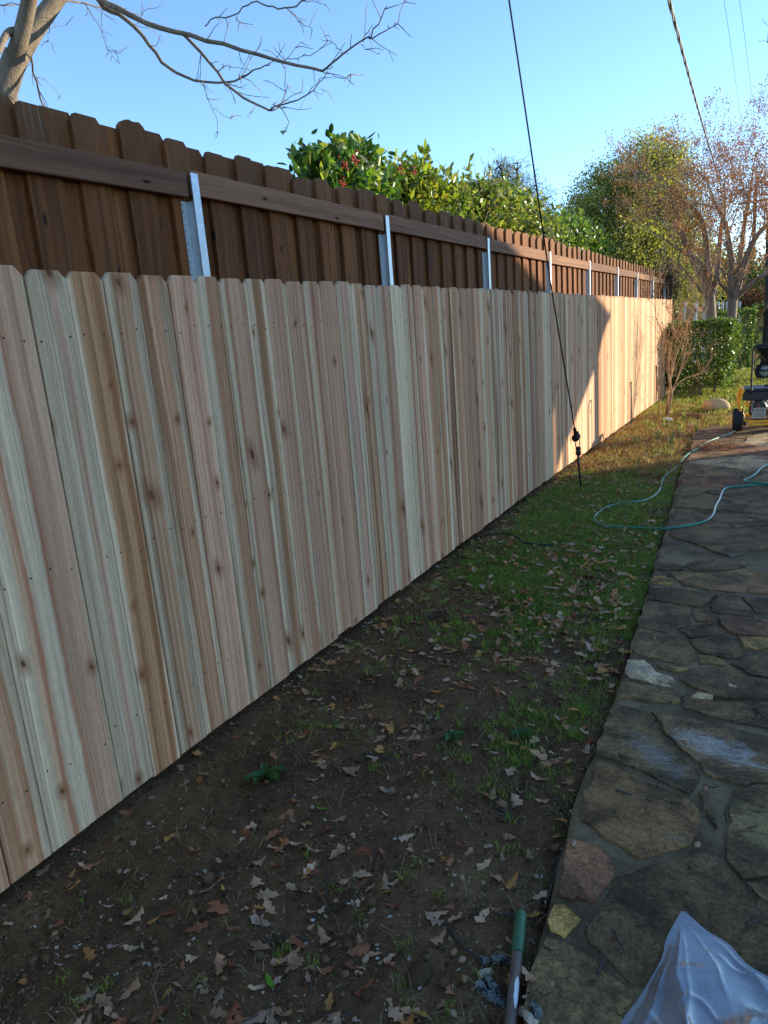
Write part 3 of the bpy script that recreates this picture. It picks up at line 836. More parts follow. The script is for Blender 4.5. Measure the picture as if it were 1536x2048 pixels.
for (yf, a) in ((8.9, .15), (7.38, .085)):
    yy = sunward(yf, 0)[0]
    zt = RZ - SL * (yy - RY) - .13
    MB().box((XC + .05, yy, zt / 2 - .15), (a, a, zt + .3), bevel=.006).build('porch_post', M['trim'], hs)
pp = [sunward(*q) for q in ((7.0, .02), (7.3, .30), (7.55, .33), (8.96, 1.03), (9.25, 1.3), (9.5, 1.44))] 
pp += [(pp[-1][0] - .3, RZ - SL * (pp[-1][0] - .3 - RY) - .14), (pp[0][0], RZ - SL * (pp[0][0] - RY) - .14)]
V = [(XC + .14, a + .14 * SY, b + .14 * SZ) for a, b in pp] + [(XC + .17, a + .14 * SY, b + .14 * SZ) for a, b in pp]; n = len(pp)
MB().add(V, [tuple(range(n))[::-1], tuple(n + k for k in range(n))] + [(k, (k + 1) % n, n + (k + 1) % n, n + k) for k in range(n)]).build('added_shadow_panel', M['trim'], hs)  # unseen panel added to shape the slanted shadow edge on the fence

# ------------------------------------------------------------------ foliage helpers
def leaf_cards(P, size, aspect=.45, colors=None, up_bias=.3, n6=False, droop=0.0, dirs=None):
    """P (n,3) leaf bases; returns vertices, quads, colours"""
    n = len(P)
    size = np.broadcast_to(np.asarray(size, float), (n,)) if not np.ndim(size) else size
    size = size * RNG.uniform(.7, 1.3, n)
    d = RNG.normal(size=(n, 3)) if dirs is None else dirs + RNG.normal(size=(n, 3)) * .45
    d[:, 2] += up_bias - droop; d /= np.linalg.norm(d, axis=1, keepdims=True) + 1e-9
    r = RNG.normal(size=(n, 3)); r -= d * (r * d).sum(1, keepdims=True); r /= np.linalg.norm(r, axis=1, keepdims=True) + 1e-9
    nn = np.cross(d, r)
    S = size[:, None]; W = S * aspect * .5
    base = P; tip = P + d * S + nn * S * .05
    if n6:
        f = nn * S * .10
        r1 = P + d * S * .33 + r * W + f; r2 = P + d * S * .72 + r * W * .8 + f
        l1 = P + d * S * .33 - r * W + f; l2 = P + d * S * .72 - r * W * .8 + f
        V = np.stack([base, r1, r2, tip, l2, l1], 1).reshape(-1, 3)
        b = np.arange(n)[:, None] * 6
        F = np.concatenate([b + np.array([[0, 1, 2, 3]]), b + np.array([[0, 3, 4, 5]])])
        k = 6
    else:
        rr = P + d * S * .5 + r * W; ll = P + d * S * .5 - r * W
        V = np.stack([base, rr, tip, ll], 1).reshape(-1, 3)
        F = np.arange(n)[:, None] * 4 + np.array([[0, 1, 2, 3]])
        k = 4
    C = None if colors is None else np.repeat(colors, k, 0)
    return V, F.astype(np.int32), C
def pick_cols(n, pal, var=.2, w=None):
    pal = np.array(pal); i = RNG.choice(len(pal), n, p=w)
    return pal[i] * RNG.uniform(1 - var, 1 + var, (n, 1)) * RNG.uniform(.93, 1.07, (n, 3))
def blob_points(ells, n, shell=.55):
    """points in a union of ellipsoids (centre, radii), biased to the outside"""
    vol = np.array([e[1][0] * e[1][1] * e[1][2] for e in ells]) ** .75; vol /= vol.sum()
    i = RNG.choice(len(ells), n, p=vol)
    c = np.array([e[0] for e in ells])[i]; r = np.array([e[1] for e in ells])[i]
    d = RNG.normal(size=(n, 3)); d /= np.linalg.norm(d, axis=1, keepdims=True)
    rad = RNG.uniform(shell ** 3, 1, n) ** (1 / 3)
    return c + d * r * rad[:, None]
def clumps(centers, m, r, flat=1.0):
    n = len(centers)
    P = np.repeat(centers, m, 0); rr = np.repeat(np.broadcast_to(r, (n,)), m)
    return P + RNG.normal(size=P.shape) * rr[:, None] * np.array([1, 1, flat]) * .6
def leaves_obj(name, parent, P, size, pal, mat, aspect=.45, n6=False, up_bias=.3, clump=0, kind=None, var=.25, droop=0, dirs=None, w=None):
    c = pick_cols(len(P), pal, var, w)
    if clump:   # neighbouring leaves share a tone
        t = RNG.uniform(.65, 1.3, (len(P) // clump + 1, 1)); c = c * np.repeat(t, clump, 0)[:len(P)]
    V, F, C = leaf_cards(P, size, aspect, c, up_bias, n6, droop, dirs)
    return obj(name, mesh(name, V, F, M[mat], cols=C), parent, kind=kind)

def grow(mb, tips, p, d, L, r, depth, rnd, spread=.55, ratio=.72, kids=(2, 3), up=.12, wob=.12, n=4, minr=.0025, seg=3):
    pts = [p.copy()]; rad = [r]
    dd = d.normalized()
    for i in range(seg):
        dd = (dd + Vector((rnd.gauss(0, wob), rnd.gauss(0, wob), rnd.gauss(0, wob) + up * .3))).normalized()
        p = p + dd * (L / seg); pts.append(p.copy()); rad.append(max(minr, r * (1 - .45 * (i + 1) / seg)))
    mb.tube(pts, rad, n if r > .012 else 3, cap=False)
    if depth <= 0:
        tips.append((p.copy(), dd.copy())); return
    for k in range(rnd.randint(*kids)):
        ax = dd.orthogonal().normalized(); ax.rotate(Matrix.Rotation(rnd.uniform(0, 2 * PI), 3, dd))
        nd = (dd + ax * rnd.uniform(.35, 1.0) * spread * 1.3 + Vector((0, 0, up))).normalized()
        q = pts[-1] if k == 0 else pts[rnd.randint(max(1, len(pts) - 3), len(pts) - 1)]
        grow(mb, tips, q, nd, L * ratio * rnd.uniform(.75, 1.15), rad[-1] * (.85 if k == 0 else .65), depth - 1, rnd, spread, ratio, kids, up, wob, n, minr, seg)

# ------------------------------------------------------------------ bare tree behind the fence, upper left
def pline(pts, d0, d1=None):
    d1 = d0 if d1 is None else d1; n = len(pts)
    return [at_dist(x, y, d0 + (d1 - d0) * i / max(1, n - 1)) for i, (x, y) in enumerate(pts)]
def smooth_path(P, it=1):
    for _ in range(it):
        Q = [P[0]]
        for a, b in zip(P, P[1:]): Q += [a.lerp(b, .25), a.lerp(b, .75)]
        Q.append(P[-1]); P = Q
    return P
def taper(n, a, b): return [a + (b - a) * i / max(1, n - 1) for i in range(n)]
rt = random.Random(4)
base_pt = on_y(2, 205, 2.95)
bt = thing('bare_tree', 'leafless grey tree reaching over the tall brown fence at its near end', 'tree', (base_pt.x - .1, base_pt.y - .05, 0))
def in_t(P): return [p - Vector(bt.location) for p in P]
D = (base_pt - EYE).length
px2m = D / F_PX
mb = MB()
trunk = [Vector((base_pt.x - .22, base_pt.y - .05, -.15)), Vector((base_pt.x - .14, base_pt.y - .03, 1.4))] + pline([(4, 200), (18, 150), (34, 108)], D)
P = smooth_path(trunk, 2); mb.tube(in_t(P), taper(len(P), 20 * px2m, 17.5 * px2m), 14)
P = smooth_path(pline([(22, 140), (33, 105), (45, 62), (58, 5), (72, -70), (90, -170)], D, D - .1), 2); mb.tube(in_t(P), [14 * px2m, 14 * px2m, 12 * px2m, 11 * px2m, 10 * px2m, 9 * px2m], 12)
P = smooth_path(pline([(16, 150), (36, 112), (70, 58), (108, 4), (150, -50), (215, -130)], D, D + .4), 2); mb.tube(in_t(P), [16.5 * px2m, 16.5 * px2m, 14.5 * px2m, 13 * px2m, 10 * px2m, 8 * px2m], 12)
P = smooth_path(pline([(44, 64), (22, 60), (8, 74), (0, 100), (-12, 112)], D, D - .15), 2); mb.tube(in_t(P), taper(len(P), 6 * px2m, 4 * px2m), 8)
mb.build('trunk', M['bark'], bt, smooth=True)
mb = MB(); 
BR = [  # (photo points, near/far distance, radius start, end in px)
 ([(150, -50), (195, -2), (225, 12), (262, 31), (300, 48), (365, 68), (430, 86), (500, 104), (570, 126), (645, 142)], .4, -.5, 8.5, 3.0),
 ([(645, 142), (668, 122), (690, 103), (730, 80), (744, 68), (760, 40), (775, 12)], -.5, -.7, 2.8, 1.0),
 ([(738, 77), (765, 65), (785, 55), (797, 45)], -.6, -.7, 1.6, .8),
 ([(150, -48), (195, 0), (212, 20), (245, 35), (275, 60), (305, 100), (330, 130), (355, 148), (400, 162), (440, 167), (478, 160), (503, 143), (528, 133), (540, 128)], .4, -.3, 6.5, 1.0),
 ([(366, 68), (395, 95), (430, 137), (455, 175), (500, 203), (538, 221)], 0, -.3, 4.2, 2.6),
 ([(538, 221), (556, 212), (590, 206), (622, 184), (645, 158), (656, 141)], -.3, -.4, 2.4, .8),
 ([(538, 221), (562, 212), (570, 190), (572, 160), (570, 138)], -.3, -.2, 1.8, .7),
 ([(560, 215), (575, 231), (577, 250), (564, 270)], -.3, -.3, 1.3, .6),
 ([(406, 163), (415, 190), (425, 214), (436, 238), (436, 262)], -.15, -.1, 1.3, .5),
 ([(427, 217), (445, 230), (464, 241)], -.15, -.1, .8, .5),
 ([(480, 158), (490, 138), (505, 112), (522, 84)], -.2, 0, 1.4, .5),
 ([(500, 108), (478, 150)], -.2, -.2, .8, .5),
 ([(645, 143), (665, 153), (690, 158), (702, 148)], -.5, -.5, 1.2, .6),
 ([(570, 126), (575, 114), (588, 100), (602, 84)], -.3, -.3, 1.1, .5),
 ([(574, 117), (600, 116), (625, 109), (655, 92), (662, 84), (658, 71)], -.3, -.3, 1.1, .5),
 ([(684, 106), (674, 90), (660, 79), (641, 78)], -.5, -.5, 1.1, .5),
 ([(722, 88), (736, 101), (755, 108)], -.55, -.55, .9, .5),
 ([(727, 84), (730, 60), (732, 35)], -.55, -.55, 1.0, .5),
 ([(505, 142), (470, 133), (440, 128)], -.2, -.2, .8, .4),
 ([(572, 165), (585, 190), (604, 180)], -.25, -.2, .7, .4),
 ([(625, 183), (640, 188), (655, 182)], -.35, -.3, .8, .4),
 ([(410, 53), (425, 40), (440, 34), (473, 31), (490, 12), (505, 1), (530, 12), (552, 19), (577, 19), (597, 8), (625, -6)], .2, -.1, 1.6, 2.0),
 ([(474, 31), (477, 46), (476, 62)], .05, .05, 1.3, .6),
 ([(578, 19), (592, 36), (605, 50), (624, 57)], -.05, -.05, 1.2, .6),
 ([(608, 2), (630, 4), (648, 8)], -.05, -.05, .9, .5),
 ([(110, 2), (150, 1), (180, 8), (205, 18)], .5, .9, 2.6, 2.0),
 ([(170, 6), (185, 30), (200, 52), (210, 82), (214, 98)], .6, .7, 1.4, .6),
 ([(212, 92), (228, 100), (244, 110)], .7, .7, .7, .4),
 ([(212, 94), (222, 110), (232, 122)], .7, .7, .6, .4),
 ([(60, 105), (65, 138), (74, 170), (84, 206), (88, 230)], .2, .5, 2.6, 2.2),
 ([(69, 152), (92, 160), (105, 178), (124, 196)], .3, .4, .8, .4),
 ([(245, 35), (275, 50), (305, 58)], .4, .4, 1.0, .5), ([(275, 48), (285, 22), (300, 18), (328, 9)], .3, .3, .9, .4),
 ([(0, 10), (25, 12), (45, 9)], .5, .6, 1.6, 1.5), ([(90, 50), (100, 58), (112, 53), (132, 50)], .5, .6, .7, .4), ([(90, 50), (95, 75), (104, 88)], .5, .6, .5, .4),
]
allp = []
for pts_, a, b, r0, r1 in BR:
    P = pline(pts_, D + a, D + b); P = smooth_path(P, 1 if len(P) > 2 else 0)
    # little kinks
    P = [P[0]] + [p + Vector((rt.gauss(0, .004), rt.gauss(0, .004), rt.gauss(0, .004))) for p in P[1:-1]] + [P[-1]]
    mb.tube(in_t(P), taper(len(P), r0 * px2m * .66, r1 * px2m * .66), 7 if r0 > 3 else 5, cap=True)
    allp.append((P, r0, r1))
mb.build('branch', M['bark'], bt, smooth=True)
mb = MB()
for P, r0, r1 in allp:
    if r0 > 7: k = 9
    elif r0 > 3: k = 9
    elif r0 > 1.5: k = 5
    else: k = 3
    for q in range(k):
        i = rt.randint(1, len(P) - 1)
        p = P[i]; dirn = (P[i] - P[i - 1]).normalized()
        ax = dirn.orthogonal().normalized(); ax.rotate(Matrix.Rotation(rt.uniform(0, 2 * PI), 3, dirn))
        d = (dirn * .7 + ax).normalized(); L = rt.uniform(.04, .24) * (1 if r0 > 1.5 else .45)
        pp_ = [p]
        for s_ in range(3):
            d = (d + Vector((rt.gauss(0, .25), rt.gauss(0, .25), rt.gauss(0, .25)))).normalized(); pp_.append(pp_[-1] + d * L / 3)
        mb.tube(in_t(pp_), taper(4, .0028, .0014), 3, cap=False)
        if L > .12 and rt.random() < .7:
            j = pp_[2]; d2 = (d + ax * rt.choice((-.8, .8))).normalized()
            mb.tube(in_t([j, j + d2 * L * .4]), [.0018, .0011], 3, cap=False)
mb.build('twigs', M['bark'], bt, kind='stuff')

# ------------------------------------------------------------------ hollies and evergreens over the old fence
HOLLY = [(.04, .10, .015), (.07, .155, .02), (.13, .21, .025), (.21, .25, .03), (.03, .07, .014)]
YELLOW = [(.24, .26, .028), (.17, .22, .026), (.11, .165, .022), (.28, .27, .035)]
MIXED = [(.11, .17, .022), (.17, .22, .03), (.24, .25, .04), (.07, .11, .018), (.28, .26, .06)]
def bush(name, label, X, blobs, nclump, per, size, pal, mat, n6, shoots, group=None, cr=.12, berries=(), vines=0, seed=1, dark=None):
    """blobs given as (photo x, y, radius m) in the plane X behind the fence"""
    rr = random.Random(seed)
    cs = [(on_x(x, y, X + rr.uniform(-.15, .15)), r) for x, y, r in blobs]
    c0 = cs[len(cs) // 2][0]
    root = thing(name, label, 'bush' if 'tree' not in name else 'tree', (c0.x, c0.y, 0), 0, group)
    off = np.array(root.location)
    # several stems up to each blob
    mb = MB()
    for c, r in cs:
        for q in range(2):
            b = Vector((c0.x + rr.uniform(-.3, .3), c.y * .6 + c0.y * .4 + rr.uniform(-.25, .25), -.05))
            e = c + Vector((rr.uniform(-.2, .2), rr.uniform(-.2, .2), rr.uniform(-.2, .3))) * r
            mid = b.lerp(e, .55) + Vector((rr.gauss(0, .12), rr.gauss(0, .12), 0))
            P = smooth_path([b, mid, e], 2)
            mb.tube([p - root.location for p in P], taper(len(P), .016, .004), 5, cap=False)
    for v in range(vines):
        c, r = rr.choice(cs); p = c + Vector((rr.uniform(0, .25), rr.uniform(-.5, .5), rr.uniform(-.3, .1))) * 1.0; d = Vector((rr.uniform(-.1, .3), rr.uniform(-1, 1), rr.uniform(-.2, .6))).normalized(); P = [p]
        for s_ in range(6):
            d = (d + Vector((rr.gauss(0, .2), rr.gauss(0, .3), rr.gauss(-.08, .3)))).normalized(); P.append(P[-1] + d * .11)
        P = smooth_path(P, 1); mb.tube([p - root.location for p in P], taper(len(P), .0055, .0022), 4, cap=False)
    mb.build('stem', M['vine'] if vines else M['bark'], root)
    ells = [((c.x, c.y, c.z), (r * .8, r, r * .9)) for c, r in cs]
    # fill down behind the fence so that no daylight shows underneath
    low = [((c.x - .05, c.y, (c.z + 1.2) / 2), (r * .7, r, (c.z - 1.2) / 2)) for c, r in cs]
    P = clumps(np.concatenate([blob_points(ells, nclump, .3), blob_points(low, nclump // 3, .3)]), per, cr)
    # leafy shoots
    Q = []; Dr = []; ms = MB()
    for (x, y, L, lean) in shoots:
        e = on_x(x, y, X); d = Vector((0, lean, 1)).normalized(); b = e - d * L
        ms.tube([b - d * .25 - root.location, b - root.location, e - root.location], [.006, .005, .002], 5, cap=False)
        Q += [e - d * .01 * q for q in range(4)]; Dr += [Vector((math.cos(q * 1.7) * .5, math.sin(q * 1.7) * .5, 1)) for q in range(4)]
        mb2 = [b.lerp(e, t) for t in (0, .5, 1)]
        k = int(L / .018)
        for i in range(k):
            q = b.lerp(e, (i + .5) / k); th = i * 2.4; sd = Vector((math.cos(th), math.sin(th), .75))
            Q.append(q); Dr.append(sd)
    ms.build('shoot_stem', M['bark'], root, kind='stuff')
    o1 = leaves_obj('foliage', root, P - off, size, pal, mat, .46, n6, .35, clump=per)
    if Q:
        Q = np.array([tuple(q) for q in Q]) - off
        leaves_obj('leafy_shoots', root, Q, size * 1.05, pal[1:4], mat, .42, n6, .2, kind='stuff', dirs=np.array([tuple(d) for d in Dr]))
    if berries:
        mb = MB()
        for (x, y) in berries:
            c = on_x(x, y, X + .42) - root.location
            for i in range(9):
                mb.lathe([(.0005, -.008), (.0075, -.003), (.0075, .003), (.0005, .008)], 6, (0, 0, 1), c + Vector((rr.gauss(0, .015), rr.gauss(0, .02), rr.gauss(0, .02))))
        mb.build('berries', M['berry'], root, smooth=True, kind='stuff')
    return root
M['vine'] = bark_mat('pale_vine', (.36, .29, .19), (.22, .17, .11), 30)
bush('holly_bush', 'dark glossy holly bush with red berries, tallest over the brown fence', -3.1,
     [(630, 358, .20), (672, 345, .26), (715, 350, .28), (752, 385, .22), (690, 385, .3), (640, 385, .2)], 420, 6, .085, HOLLY, 'leafgloss', True,
     [(606, 318, .30, -.25), (632, 308, .28, 0), (664, 300, .3, -.1), (694, 294, .3, .1), (722, 284, .34, .05), (738, 305, .25, .3), (746, 335, .25, .2), (770, 345, .2, .1)],
     cr=.10, berries=[(681, 370), (712, 322), (690, 330), (708, 316)], seed=2)
bush('yellow_green_bush', 'bright yellow green bush between the dark holly and the tangled bush', -3.2,
     [(795, 375, .22), (835, 392, .28), (815, 408, .25), (870, 395, .2)], 330, 6, .085, YELLOW, 'leafgloss', True,
     [(803, 320, .26, -.1), (833, 322, .35, .12), (848, 300, .42, .25), (856, 305, .30, .3), (868, 360, .25, .1), (890, 345, .2, .1)], cr=.10, berries=[(829, 346), (803, 343)], seed=3)
bush('tangled_bush', 'mid green bush tangled with pale vine stems over the brown fence', -3.2,
     [(905, 410, .26), (955, 420, .32), (1000, 432, .34), (1045, 445, .34), (1080, 458, .30), (970, 395, .2), (1020, 405, .22)], 1000, 7, .078, MIXED, 'leafgloss', False,
     [(900, 338, .35, 0), (938, 322, .55, 0), (960, 365, .3, .1), (1010, 350, .4, .15), (1035, 358, .5, .2), (885, 365, .2, -.2), (985, 372, .3, 0), (1060, 400, .3, .2)], cr=.13, vines=46, seed=5)
bush('dense_green_bush', 'dense bright green bush by the corner where the two fences end', -3.3,
     [(1105, 482, .34), (1140, 476, .38), (1170, 488, .36), (1195, 502, .28), (1125, 460, .24)], 850, 7, .08, [(.08, .16, .022), (.055, .11, .018), (.15, .21, .03), (.21, .24, .035)], 'leafgloss', False,
     [(1108, 418, .3, 0), (1128, 425, .35, .1), (1150, 432, .35, .1), (1180, 440, .35, .2), (1203, 445, .45, .25), (1165, 425, .3, .1)], cr=.15, seed=6)

def tree(name, label, root_px, d, trunk_r, blobs, nclump, per, cr, size, pal, mat, aspect=.5, group=None, seed=1, bark='darkbark', limbs=True, shell=.5, ground=None, cat='tree', var=.25, flat=1.0):
    """blobs: (photo x, y, radius px wide, radius px tall[, extra distance])"""
    rr = random.Random(seed); k = d / F_PX
    b = at_dist(*root_px, d); b = Vector((b.x, b.y, float(base_z(b.y)) - .1))
    root = thing(name, label, cat, b, 0, group)
    ells = []
    for q in blobs:
        c = at_dist(q[0], q[1], d + (q[4] if len(q) > 4 else 0)); ells.append((tuple(c), (q[2] * k, q[2] * k * .9, q[3] * k)))
    if trunk_r:
        mb = MB(); cen = Vector(np.mean([e[0] for e in ells], 0)); top = cen + Vector((0, 0, .2))
        fork = b.lerp(Vector((cen.x, cen.y, top.z)), .45)
        P = smooth_path([b, b.lerp(fork, .5) + Vector((rr.gauss(0, .1), rr.gauss(0, .1), 0)), fork], 2); mb.tube([p - b for p in P], taper(len(P), trunk_r, trunk_r * .7), 9)
        mb.build('trunk', M[bark], root, smooth=True)
        mb = MB()
        for e in ells:
            e0 = Vector(e[0]); P = smooth_path([fork, fork.lerp(e0, .5) + Vector((rr.gauss(0, .2), rr.gauss(0, .2), .2)), e0], 2)
            mb.tube([p - b for p in P], taper(len(P), trunk_r * .5, trunk_r * .12), 5)
            for s_ in range(5):
                d_ = Vector((rr.gauss(0, 1), rr.gauss(0, 1), rr.gauss(.2, 1))).normalized(); q = e0 + Vector((d_.x * e[1][0], d_.y * e[1][1], d_.z * e[1][2])) * .85
                mb.tube([p - b for p in smooth_path([e0, e0.lerp(q, .5) + Vector((rr.gauss(0, .1), rr.gauss(0, .1), .1)), q], 1)], taper(4, trunk_r * .14, trunk_r * .05), 4, cap=False)
        mb.build('limb', M[bark], root, smooth=True)
    P = clumps(blob_points(ells, nclump, shell), per, cr, flat)
    leaves_obj('crown', root, P - np.array(b), size, pal, mat, aspect, False, .25, clump=per, var=var)
    return root
OAK = [(.20, .215, .06), (.28, .27, .07), (.145, .165, .055), (.36, .32, .075), (.42, .36, .085)]
tree('live_oak', 'large evergreen oak with small grey green leaves beyond the fence corner', (1265, 640), 27, .28,
     [(1265, 345, 62, 55), (1310, 375, 70, 60, 1), (1330, 320, 38, 40, 1), (1205, 410, 60, 62), (1260, 430, 80, 70), (1175, 455, 45, 60, -1), (1330, 465, 70, 80, 1), (1240, 520, 95, 75, -1), (1320, 555, 70, 60), (1385, 500, 45, 70, 1), (1150, 440, 26, 42), (1390, 570, 50, 50, 1)],
     1500, 70, .34, .085, OAK, 'leafdull', .5, seed=3, shell=.4)
tree('pine_tree', 'feathery pine top showing behind the tangled bush', (1045, 640), 19, .12,
     [(1003, 340, 16, 20), (1034, 342, 13, 16), (1050, 385, 26, 26), (1010, 390, 30, 40), (1078, 405, 22, 30), (1040, 440, 45, 36)], 170, 44, .22, .15, [(.13, .13, .045), (.10, .11, .04), (.16, .15, .06), (.07, .085, .035)], 'leafdull', .07, seed=4, shell=.2)
tree('backdrop_tree', 'rounded green tree far behind the crape myrtles', (1420, 630), 44, .3,
     [(1400, 560, 45, 45), (1455, 565, 40, 50), (1500, 590, 45, 40), (1360, 590, 30, 40)], 160, 40, .6, .22, [(.05, .08, .022), (.07, .10, .025), (.10, .13, .035)], 'leafdull', seed=7)
tree('red_leaf_shrub', 'dark reddish leaved shrub behind the steel posts', (1490, 640), 30, .06,
     [(1480, 612, 22, 18), (1505, 612, 24, 22), (1535, 610, 30, 26)], 60, 40, .25, .10, [(.10, .035, .028), (.13, .06, .035), (.06, .03, .022)], 'leafdull', seed=8)
tree('distant_bare_tree', 'brownish twiggy tree farthest back at the right edge', (1545, 620), 46, .25,
     [(1530, 570, 40, 55), (1570, 540, 50, 70)], 90, 40, .8, .22, [(.15, .12, .09), (.11, .09, .07), (.10, .10, .05)], 'leafdull', .12, seed=9)
for i, (x, w_) in enumerate(((1290, 90), (1440, 80), (1580, 90), (1710, 100), (1850, 120))):
    tree('treeline_tree', 'far green tree, ' + ('behind the oak', 'directly behind the crape myrtles', 'just past the right edge of the view', 'farther to the right of the view', 'last one rightward')[i], (x, 628), 60 + 3 * (i % 2), .4, [(x, 575, w_, 55), (x + 40, 600, w_ * .8, 40)], 90, 36, 1.2, .35, [(.045, .065, .022), (.07, .085, .03), (.09, .10, .04)], 'leafdull', seed=20 + i)

# crape myrtles
def crape(name, label, d, base_px, stems, crown, seed):
    rr = random.Random(seed); k = d / F_PX
    b = at_dist(*base_px, d); g = float(base_z(b.y)); 
    root = thing(name, label, 'tree', (b.x, b.y, g))
    loc = Vector(root.location)
    mb = MB(); tw = MB(); tips = []
    for pts_, r0, r1, dd in stems:
        P = pline(pts_, d + dd[0], d + dd[1])
        if pts_[0] == base_px: P = [Vector((P[0].x, P[0].y, g - .1))] + P
        P = smooth_path(P, 2); mb.tube([p - loc for p in P], taper(len(P), r0 * k, r1 * k), 8)
        for i in range(len(P) // 2, len(P), 2):
            dv = (P[i] - P[i - 1]).normalized(); ax = dv.orthogonal().normalized(); ax.rotate(Matrix.Rotation(rr.uniform(0, 6.28), 3, dv))
            grow(tw, tips, P[i] - loc, (dv + ax * .8 + Vector((0, 0, .3))), rr.uniform(.5, .95), r1 * k * .5, 3, rr, .6, .78, (2, 3), .12, .16, 3, .004)
        grow(tw, tips, P[-1] - loc, (P[-1] - P[-2]), .8, r1 * k * .8, 4, rr, .6, .80, (2, 3), .12, .14, 3, .004)
    mb.build('trunk', M['crapebark'], root, smooth=True)
    tw.build('twigs', M['crapebark'], root, kind='stuff')
    ells = [(tuple(at_dist(x, y, d + e)), (a * k, a * k, c * k)) for x, y, a, c, e in crown]
    T = np.array([tuple(t[0]) for t in tips]); keep = T[:, 2] > 1.8
    T = T[keep]; T = T[RNG.permutation(len(T))[:4500]]
    P1 = clumps(T, 20, .10)
    P2 = clumps(blob_points(ells, 330, .2), 18, .2) - np.array(loc)
    PAL = [(.60, .25, .10), (.46, .18, .08), (.64, .31, .13), (.34, .14, .07), (.52, .27, .12)]
    leaves_obj('seed_heads', root, np.concatenate([P1, P2]), .044, PAL, 'dryleaf', .55, False, 0, clump=9)
    return root
crape('crape_myrtle', 'leafless crape myrtle with dark grey trunks and brown seed heads, nearer the oak', 20.5, (1423, 650),
      [([(1423, 650), (1421, 615), (1419, 585)], 9.5, 8, (0, 0)), ([(1419, 590), (1404, 560), (1388, 528), (1378, 510), (1367, 480), (1362, 462)], 6, 3, (0, -.5)),
       ([(1420, 590), (1417, 540), (1414, 490), (1404, 440), (1385, 415), (1360, 400)], 6, 2.8, (0, .5)), ([(1424, 590), (1433, 560), (1438, 520), (1440, 470), (1448, 420)], 5.2, 2.8, (0, .3)), ([(1380, 512), (1368, 505), (1358, 498)], 3.5, 2, (-.4, -.5))],
      [(1395, 400, 48, 60, 0), (1440, 340, 50, 70, .3), (1425, 420, 55, 50, 0), (1365, 440, 30, 45, -.3)], 31)
crape('crape_myrtle', 'leafless crape myrtle with sunlit tan trunk and side limb, beside the hedge end', 18.5, (1462, 655),
      [([(1462, 655), (1464, 625), (1466, 600)], 8.5, 7.5, (0, 0)), ([(1463, 605), (1460, 560), (1466, 530), (1458, 480), (1450, 440), (1432, 410)], 5.6, 2.8, (0, .4)),
       ([(1467, 603), (1478, 560), (1492, 520), (1502, 490), (1520, 462), (1545, 440)], 6.4, 3, (0, -.3)), ([(1468, 600), (1485, 582), (1505, 565), (1530, 548), (1560, 530)], 5, 2.8, (0, -.5)), ([(1478, 560), (1482, 500), (1490, 440), (1500, 380)], 4.6, 2.5, (0, .4))],
      [(1480, 370, 55, 85, .2), (1530, 340, 55, 85, 0), (1500, 440, 60, 50, -.2), (1560, 400, 50, 80, 0)], 32)
# dark trunk at the right edge
b = at_dist(1541, 700, 22); rb = thing('shade_tree', 'dark thick trunked tree at the right edge behind the wheelbarrow', 'tree', (b.x, b.y, float(base_z(b.y))))
P = smooth_path([Vector((0, 0, -.1)), Vector((.02, 0, 1.4)), Vector((-.06, 0, 2.6)), Vector((-.1, .1, 4.2)), Vector((.3, .3, 6.5))], 2)
MB().tube(P, taper(len(P), .24, .12), 12).build('trunk', M['darkbark'], rb, smooth=True)
tw = MB(); tips = []; rr = random.Random(77)
for q in range(7):
    i = rr.randint(len(P) // 2, len(P) - 1); grow(tw, tips, P[i], Vector((rr.uniform(-.3, 1), rr.gauss(0, .7), .7)), 1.3, .05, 3, rr, .6, .78, (2, 3), .1, .14, 4, .006)
tw.build('branch', M['darkbark'], rb)

# ------------------------------------------------------------------ hedges and shrubs at the end of the fence
def hedge(name, label, boxes, n, size, pal, mat, loc, seed, stems=()):
    """boxes: list of (x0,x1,y0,y1,z0,z1) ; leaves mostly on the faces"""
    root = thing(name, label, 'hedge', loc)
    L = np.array(loc); Ps = []
    for x0, x1, y0, y1, z0, z1 in boxes:
        k = int(n / len(boxes)); p = RNG.random((k, 3)); f = RNG.integers(0, 5, k)
        dep = np.abs(RNG.normal(0, .05, k))
        p[f == 0, 0] = 1 - dep[f == 0]; p[f == 1, 0] = dep[f == 1]; p[f == 2, 1] = dep[f == 2]; p[f == 3, 2] = 1 - dep[f == 3]
        q = np.stack([x0 + p[:, 0] * (x1 - x0), y0 + p[:, 1] * (y1 - y0), z0 + p[:, 2] * (z1 - z0)], -1)
        # narrower towards the ground, uneven outline
        t = (q[:, 2] - z0) / (z1 - z0); mid = (x0 + x1) / 2
        q[:, 0] = mid + (q[:, 0] - mid) * (.84 + .16 * np.clip(t * 1.6, 0, 1))
        q += (np.stack([vnoise(q[:, 1] * 5, q[:, 2] * 5), vnoise(q[:, 0] * 5, q[:, 2] * 5), vnoise(q[:, 0] * 4, q[:, 1] * 4)], -1) - .5) * .13
        Ps.append(q)
    P = np.concatenate(Ps)
    leaves_obj('foliage', root, P - L, size, pal, mat, .55, False, .2, var=.4)
    rr = random.Random(seed); mb = MB()
    for (x, y) in stems:
        b = Vector((x, y, float(base_z(y)) - .05))
        for q in range(3):
            e = b + Vector((rr.gauss(0, .22), rr.gauss(0, .22), rr.uniform(.6, .95)))
            P_ = smooth_path([b + Vector((rr.gauss(0, .03), rr.gauss(0, .03), 0)), b.lerp(e, .5) + Vector((rr.gauss(0, .05), rr.gauss(0, .05), 0)), e], 1)
            mb.tube([p - Vector(loc) for p in P_], taper(len(P_), .016, .008), 5, cap=False)
    mb.build('stem', M['crapebark'], root)
    return root
GZ15 = float(base_z(15))
